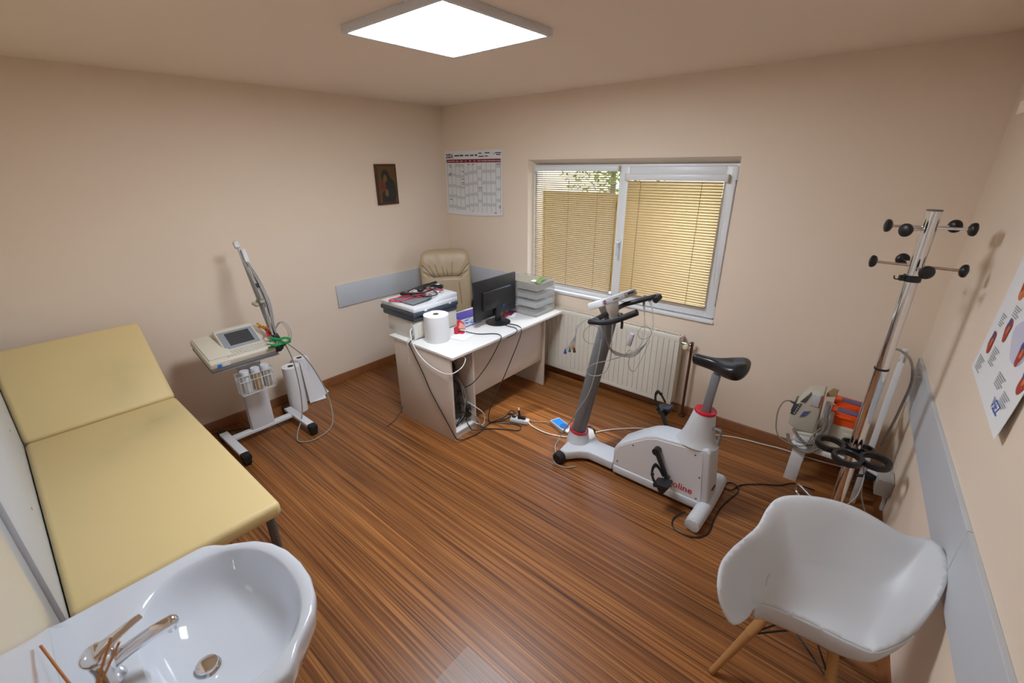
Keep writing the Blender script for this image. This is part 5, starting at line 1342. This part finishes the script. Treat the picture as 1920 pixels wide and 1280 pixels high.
# ================================================================== WHITE CHAIR WITH DEFIBRILLATOR
wc = thing('wooden_chair', 'small white painted chair holding the defibrillator in the corner', 'chair', (4.0, -.27, 0))
WM = mat('white_wood_paint', (.74, .75, .76), .45)
b = MB(); b.b2((3.790, -.425, .265), (4.19, -.10, .300), .008); b.build('seat', WM, wc)
for x, y in ((3.838, -.400), (3.838, -.125)):
    b = MB(); b.prism([(x - .038, y - .012, 0), (x + .038, y - .012, 0), (x + .045, y - .012, .266), (x - .028, y - .012, .266)], (0, .024, 0), .003); b.build('leg', WM, wc)
for y, x in ((-.400, 4.183), (-.125, 4.203)):
    b = MB(); b.prism([(x - .004, y - .016, 0), (x + .026, y - .016, 0), (x + .026, y - .016, .99), (x - .004, y - .016, .99)], (0, .032, 0), .004); b.build('leg', WM, wc)
for z0_, z1_ in ((.80, .985), (.56, .64)):
    b = MB(); b.prism([(4.186, -.384, z0_), (4.200, -.384, z0_), (4.200, -.384, z1_), (4.186, -.384, z1_)], (.018, .243, 0), .003); b.build('back_slat', WM, wc)

df = thing('defibrillator', 'beige hospital defibrillator with grey coiled cords on the small white chair', 'medical device', (3.95, -.27, .302))
M_DF = mat('aged_beige_plastic', (.53, .50, .41), .45, vary=.03)
Z0 = .302; DY0, DY1 = -.415, -.135
b = MB()
b.prism([(3.800, DY0, Z0 + .02), (4.165, DY0, Z0 + .01), (4.168, DY0, Z0 + .10), (3.95, DY0, Z0 + .11), (3.80, DY0, Z0 + .075)], (0, DY1 - DY0, 0), .012, 3)
b.b2((3.955, DY0 + .015, Z0 + .08), (4.155, DY1 - .01, Z0 + .195), .012, 3)
b.b2((4.04, DY0 + .005, Z0 + .09), (4.15, DY0 + .03, Z0 + .165), .010, 2)
b.build('base', M_DF, df)
b = MB()
b.prism([(3.748, DY0 + .005, Z0 + .115), (3.745, DY0 + .005, Z0 + .175), (3.765, DY0 + .005, Z0 + .275), (3.810, DY0 + .005, Z0 + .365), (3.895, DY0 + .005, Z0 + .385), (3.905, DY0 + .005, Z0 + .09), (3.80, DY0 + .005, Z0 + .085)], (0, .165, 0), .012, 3)
b.build('console', M_DF, df)
b = MB(); b.prism([(3.742, DY0 + .03, Z0 + .20), (3.752, DY0 + .03, Z0 + .275), (3.760, DY0 + .03, Z0 + .275), (3.750, DY0 + .03, Z0 + .20)], (0, .10, 0), .002)
b.prism([(3.744, DY0 - .001, Z0 + .195), (3.765, DY0 - .001, Z0 + .275), (3.795, DY0 - .001, Z0 + .285), (3.772, DY0 - .001, Z0 + .195)], (0, .01, 0), .002); kp_ = b.build('keypad', mat('charcoal_keypad', (.05, .055, .065), .4), df)
b = MB()
for k in range(5): b.sph((3.768 + .004 * k, DY0 - .001, Z0 + .208 + .016 * k), .005, (1, .4, 1), u=10, v=6)
b.build('keys', M_LTGREY, kp_)
b = MB(); b.prism([(3.782, DY0 - .001, Z0 + .295), (3.822, DY0 - .001, Z0 + .370), (3.832, DY0 - .001, Z0 + .372), (3.812, DY0 - .001, Z0 + .300)], (0, .03, 0), .003); b.build('screen_edge', M_DKSTEEL, df)
b = MB(); b.b2((3.838, DY0 - .001, Z0 + .290), (3.884, DY0 + .008, Z0 + .375), .003); b.build('label_plate', mat('silver_label', (.55, .56, .58), .35), df)
b = MB(); b.prism([(3.886, DY0 - .001, Z0 + .285), (3.893, DY0 - .001, Z0 + .285), (3.899, DY0 - .001, Z0 + .375), (3.891, DY0 - .001, Z0 + .375)], (0, .01, 0)); b.build('red_stripe', mat('dull_red_stripe', (.40, .08, .05), .5), df)
b = MB(); b.prism([(3.800, DY0 - .001, Z0 + .190), (3.826, DY0 - .001, Z0 + .205), (3.850, DY0 - .001, Z0 + .25), (3.815, DY0 - .001, Z0 + .235)], (0, .01, 0)); b.build('blue_logo_patch', mat('dull_blue_print', (.10, .11, .30), .5), df)
# paddles
for i, (y0, z0, x0) in enumerate(((DY0 + .03, Z0 + .195, 3.950), (DY0 + .15, Z0 + .215, 3.958))):
    b = MB()
    b.prism([(x0 + .012, y0, z0), (x0 + .155, y0, z0 - .004), (x0 + .158, y0, z0 + .085), (x0 - .006, y0, z0 + .095), (x0 - .006, y0, z0 + .062), (x0 + .012, y0, z0 + .060)], (0, .09, 0), .005)
    b.b2((x0 + .015, y0 - .012, z0 + .055), (x0 + .120, y0 + .002, z0 + .068), .004)
    pd = b.build('paddle', M_ORANGE, df); 
    b = MB(); b.b2((x0 + .03, y0 + .002, z0 + .088), (x0 + .150, y0 + .06, z0 + .096), .003); b.build('paddle_cap', mat('dull_violet_plastic', (.13, .10, .22), .45), pd)
b = MB(); b.b2((3.915, DY0 + .02, Z0 + .20), (3.950, DY0 + .10, Z0 + .31), .006); b.build('paddle_holder', M_LTGREY, df)
b = MB(); b.prism([(3.905, DY0 + .11, Z0 + .33), (3.958, DY0 + .11, Z0 + .345), (3.960, DY0 + .11, Z0 + .395), (3.930, DY0 + .11, Z0 + .40), (3.905, DY0 + .11, Z0 + .36)], (0, .006, 0), .001); b.build('cardboard_tag', mat('tan_card', (.38, .25, .12), .8), df)
M_COIL = mat('taupe_cord', (.25, .225, .19), .5)
b = MB()
def coil(path, r, pitch, wr):
    P = [Vector(p) for p in path]; pts = []
    Q = []
    for i in range(len(P) - 1):
        p0, p1, p2, p3 = P[max(i - 1, 0)], P[i], P[i + 1], P[min(i + 2, len(P) - 1)]
        for k in range(10):
            u = k / 10; Q.append(0.5 * ((2 * p1) + (p2 - p0) * u + (2 * p0 - 5 * p1 + 4 * p2 - p3) * u * u + (3 * p1 - p0 - 3 * p2 + p3) * u ** 3))
    Q.append(P[-1]); ph = 0; last = Q[0]
    for i in range(len(Q) - 1):
        T = (Q[i + 1] - Q[i]); L_ = T.length; T = T.normalized(); U = T.cross(Vector((0, 1, .2))).normalized(); V = T.cross(U)
        n = max(2, int(L_ / pitch * 7))
        for k in range(n):
            f = k / n; ph += 2 * math.pi * (L_ / n) / pitch
            pts.append(Q[i] + T * L_ * f + (U * math.cos(ph) + V * math.sin(ph)) * r)
    b.tube(pts, wr, n=5, smooth=False)
coil([(3.935, DY0 - .005, Z0 + .335), (3.935, DY0 - .012, Z0 + .25), (3.945, DY0 - .018, Z0 + .19), (3.925, DY0 - .02, Z0 + .10), (3.90, DY0 - .02, Z0 + .03)], .0095, .0065, .0027)
coil([(3.962, DY0 - .005, Z0 + .29), (3.968, DY0 - .014, Z0 + .21), (3.955, DY0 - .018, Z0 + .11), (3.925, DY0 - .02, Z0 + .02), (3.885, DY0 - .02, Z0 - .03)], .0095, .0065, .0027)
coil([(3.90, DY0 - .02, Z0 + .005), (3.855, DY0 - .018, Z0 + .03), (3.80, DY0 - .012, Z0 + .075), (3.785, DY0 - .005, Z0 + .10)], .008, .0065, .0026)
b.build('coiled_cord', M_COIL, df)
b = MB()
b.tube([(3.76, DY0 - .002, Z0 + .045), (3.785, DY0 - .014, Z0 - .005), (3.84, DY0 - .022, Z0 - .035), (3.90, DY0 - .024, Z0 - .030), (3.945, DY0 - .022, Z0 + .02)], .010, n=9)
b.tube([(3.753, DY0 + .05, Z0 + .25), (3.715, DY0 + .045, Z0 + .262), (3.685, DY0 + .03, Z0 + .235), (3.675, DY0 + .01, Z0 + .15), (3.705, DY0 - .02, Z0 + .03), (3.79, DY0 - .035, Z0 - .005), (3.87, DY0 - .035, Z0 + .015), (3.90, DY0 - .028, Z0 + .11), (3.93, DY0 - .022, Z0 + .17)], .0045, n=8)
b.tube([(3.93, DY0 - .02, Z0 + .24), (3.905, DY0 - .02, Z0 + .20), (3.91, DY0 - .022, Z0 + .08), (3.93, DY0 - .03, Z0 - .01), (3.95, DY0 - .03, Z0 + .0)], .0045, n=8)
b.build('straight_cord', M_COIL, df)
b = MB(); b.tube([(3.755, DY0 + .05, Z0 + .252), (3.725, DY0 + .047, Z0 + .262)], [.010, .006], n=9, smooth=False); b.build('cord_plug', M_DKSTEEL, df)
b = MB(); b.b2((3.80, DY0 - .006, Z0 + .012), (3.90, DY0 + .015, Z0 + .06), .008); b.build('carry_handle', M_WHITE, df)
cable('grey_wall_cable', 'thick grey cable arching behind the white chair back', [(4.12, -.20, .97), (4.17, -.24, 1.015), (4.235, -.30, .985), (4.268, -.34, .88), (4.262, -.36, .72), (4.25, -.36, .56), (4.24, -.32, .42), (4.243, -.26, .40)], .007, M_COIL)

# wall socket adapter on the right wall
sa = thing('socket_adapter', 'grey plug adapter with black plug low on the right wall', 'socket', tuple(onC(-.50, .2)))
def cq(y, z, off): return onC(y, z, off)
b = MB(); b.prism([cq(-.43, .215, .002), cq(-.545, .200, .002), cq(-.555, .315, .002), cq(-.44, .325, .002)], CN * .075, .006, 2); b.build('body', mat('warm_grey_adapter', (.42, .41, .38), .5), sa)
b = MB(); b.box(cq(-.455, .265, .105), (.05, .05, .05), (0, 0, .1), .01); b.cyl(cq(-.455, .265, .09), cq(-.455, .235, .17), .009); b.build('black_plug', M_BLACK, sa)
b = MB(); b.cyl(cq(-.47, .292, .075), cq(-.46, .305, .125), .012); b.build('white_plug', M_WHITE, sa)
b = MB(); b.prism([cq(-.44, .30, .0775), cq(-.452, .30, .0775), cq(-.452, .318, .0775), cq(-.44, .318, .0775)], CN * .001); b.build('yellow_sticker', mat('yellow_sticker_paper', (.60, .50, .05), .6), sa)
b = MB(); b.prism([cq(-.47, .077, .002), cq(-.50, .077, .002), cq(-.50, .205, .002), cq(-.47, .205, .002)], CN * .014, .001, 1); b.build('conduit', M_WHITE, sa)
cable('adapter_white_cord', 'white cord with a sharp bend hanging from the wall adapter', [(4.11, -.43, .24), (4.12, -.47, .18), (4.13, -.53, .10), (4.15, -.56, .05), (4.20, -.51, .13), tuple(cq(-.46, .26, .13))], .004, M_WCABLE)
cable('adapter_grey_cord', 'grey cord dropping from the wall adapter to the floor', [tuple(cq(-.46, .31, .12)), tuple(cq(-.45, .33, .15)), (4.20, -.44, .24), (4.22, -.50, .13), (4.27, -.55, .03), (4.28, -.60, .008)], .004, M_CABLE)

# ================================================================== WHITE ARMCHAIR
ac = thing('shell_armchair', 'white moulded shell armchair on beech legs in the right foreground', 'chair', (4.04, -1.84, 0))
loop = [(4.12, -1.958, 0.445), (4.215, -1.964, 0.455), (4.278, -1.963, 0.475), (4.341, -1.922, 0.56), (4.366, -1.889, 0.64), (4.385, -1.835, 0.70), (4.397, -1.773, 0.735), (4.396, -1.714, 0.752), (4.385, -1.665, 0.76), (4.372, -1.628, 0.757), (4.345, -1.604, 0.747), (4.303, -1.622, 0.74), (4.254, -1.635, 0.75), (4.184, -1.639, 0.775), (4.114, -1.644, 0.79), (4.045, -1.666, 0.80), (3.976, -1.695, 0.80), (3.909, -1.724, 0.785), (3.87, -1.755, 0.765), (3.85, -1.803, 0.735), (3.84, -1.877, 0.70), (3.814, -1.961, 0.685), (3.789, -2.043, 0.675), (3.778, -2.12, 0.665), (3.788, -2.184, 0.65), (3.806, -2.222, 0.62), (3.839, -2.242, 0.575), (3.874, -2.234, 0.54), (3.901, -2.15, 0.505), (3.912, -2.063, 0.48), (3.936, -2.001, 0.46), (4.036, -1.968, 0.447)]
NL = len(loop)
def rim(u):
    t_ = (u % 1.0) * NL; i = int(math.floor(t_)) % NL; k = t_ - math.floor(t_)
    p0, p1, p2, p3 = [Vector(loop[(i + j) % NL]) for j in (-1, 0, 1, 2)]
    return 0.5 * ((2 * p1) + (p2 - p0) * k + (2 * p0 - 5 * p1 + 4 * p2 - p3) * k * k + (3 * p1 - p0 - 3 * p2 + p3) * k ** 3)
RS = [rim(k / 224.0) for k in range(224)]
def seat_z(x, y):
    """rim heights blended smoothly over the plan, with the seat sagging away from the edge"""
    sw = 0.0; sz = 0.0; dm = 9.0
    for q_ in RS:
        d2 = (x - q_.x) ** 2 + (y - q_.y) ** 2
        w_ = 1.0 / (d2 + 1e-5) ** 1.25
        sw += w_; sz += w_ * q_.z
        if d2 < dm: dm = d2
    return sz / sw - .095 * dm / (dm + .075 ** 2), dm
from mathutils.geometry import delaunay_2d_cdt
pts2 = [Vector((q_.x, q_.y)) for q_ in RS]
zs = [q_.z for q_ in RS]
nb = len(pts2)
def inside(x, y):
    c_ = False
    for k in range(nb):
        a, d = pts2[k], pts2[k - 1]
        if (a.y > y) != (d.y > y) and x < (d.x - a.x) * (y - a.y) / (d.y - a.y) + a.x: c_ = not c_
    return c_
gs = .0125; iy = 0; y = -2.26
while y < -1.58:
    x = 3.76 + (gs / 2 if iy % 2 else 0)
    while x < 4.42:
        if inside(x, y):
            z, dm = seat_z(x, y)
            if dm > .0065 ** 2: pts2.append(Vector((x, y))); zs.append(z)
        x += gs
    y += gs * .866; iy += 1
vo, eo, fo_, ov, oe, of_ = delaunay_2d_cdt(pts2, [], [list(range(nb))], 1, 1e-5)
b = MB(); bm = b.bm
vv = []
for k, co in enumerate(vo):
    src = ov[k][0] if ov[k] else None
    vv.append(bm.verts.new((co.x, co.y, zs[src] if src is not None else seat_z(co.x, co.y)[0])))
for f_ in fo_:
    try: bm.faces.new([vv[k] for k in f_])
    except ValueError: pass
U0, U1 = (29.0 - NL) / NL, 3.2 / NL                     # waterfall flap under the front lip
def flap(u, v):
    uu = U0 + (U1 - U0) * u
    w_ = min(1.0, (u / .10)) ** .6 * min(1.0, (1 - u) / .45) ** .6 if 0 < u < 1 else 0.0
    R_ = rim(uu)
    return R_ + Vector((0, (-.006 * math.sin(v * math.pi) + .016 * v * v) * w_, -.098 * w_ * v))
b.grid(flap, 60, 10)
bmesh.ops.remove_doubles(bm, verts=bm.verts, dist=.0005)
bmesh.ops.recalc_face_normals(bm, faces=bm.faces)
sh = b.build('shell', M_SHELL, ac, angle=180)
md = sh.modifiers.new('thickness', 'SOLIDIFY'); md.thickness = .007; md.offset = 0
b = MB(); b.tube([(x, y, seat_z(x, y)[0] + .0045) for x, y in ((3.925, -1.925), (3.920, -1.942), (3.923, -1.958))], .0016, n=6); b.build('scratch', M_DKSTEEL, sh)
feet = [(-.215, .215), (.195, .215), (-.205, -.225), (.205, -.225)]
tops = [(-.055, .040), (.125, .045), (-.055, -.12), (.115, -.12)]
for (fx, ff), (tx_, tf) in zip(feet, tops):
    top = Vector((tx_, -tf, .405)); ft = Vector((fx, -ff, 0))
    b = MB(); k1 = top.lerp(ft, .44)
    b.tube([tuple(top), tuple(top.lerp(ft, .22)), tuple(k1)], .021, n=14, smooth=False, flat=.75)
    b.tube([tuple(k1), tuple(top.lerp(ft, .7)), tuple(ft + Vector((0, 0, .006)))], [.0185, .016, .0125], n=16, smooth=False); b.build('leg', M_BEECH, ac, world=False)
b = MB()
nodes = []
for (fx, ff), (tx_, tf) in zip(feet, tops):
    top = Vector((tx_, -tf, .405)); ft = Vector((fx, -ff, 0)); nodes.append((top.lerp(ft, .46), top))
for i, j in ((0, 3), (1, 2)):
    b.tube([nodes[i][0], nodes[j][0]], .0042, n=8, smooth=False)
for i, j in ((0, 1), (1, 3), (3, 2), (2, 0)):
    b.tube([nodes[i][0], (nodes[i][1] + nodes[j][1]) / 2 + Vector((0, 0, .0)), nodes[j][0]], .0042, n=8, smooth=False)
for n0, n1 in nodes: b.sph(n0, .009, u=10, v=8); 
b.tube([nodes[0][1], nodes[1][1], nodes[3][1], nodes[2][1]], .006, n=8, smooth=False, closed=True)
b.build('wire_brace', M_BLACK, ac, world=False)
for (n0, n1) in nodes:
    pass
b = MB()
for (tx_, tf) in tops: b.cyl((tx_, -tf, .395), (tx_, -tf, .435), .014, n=16)
b.build('mount', M_BLACK, ac, world=False)
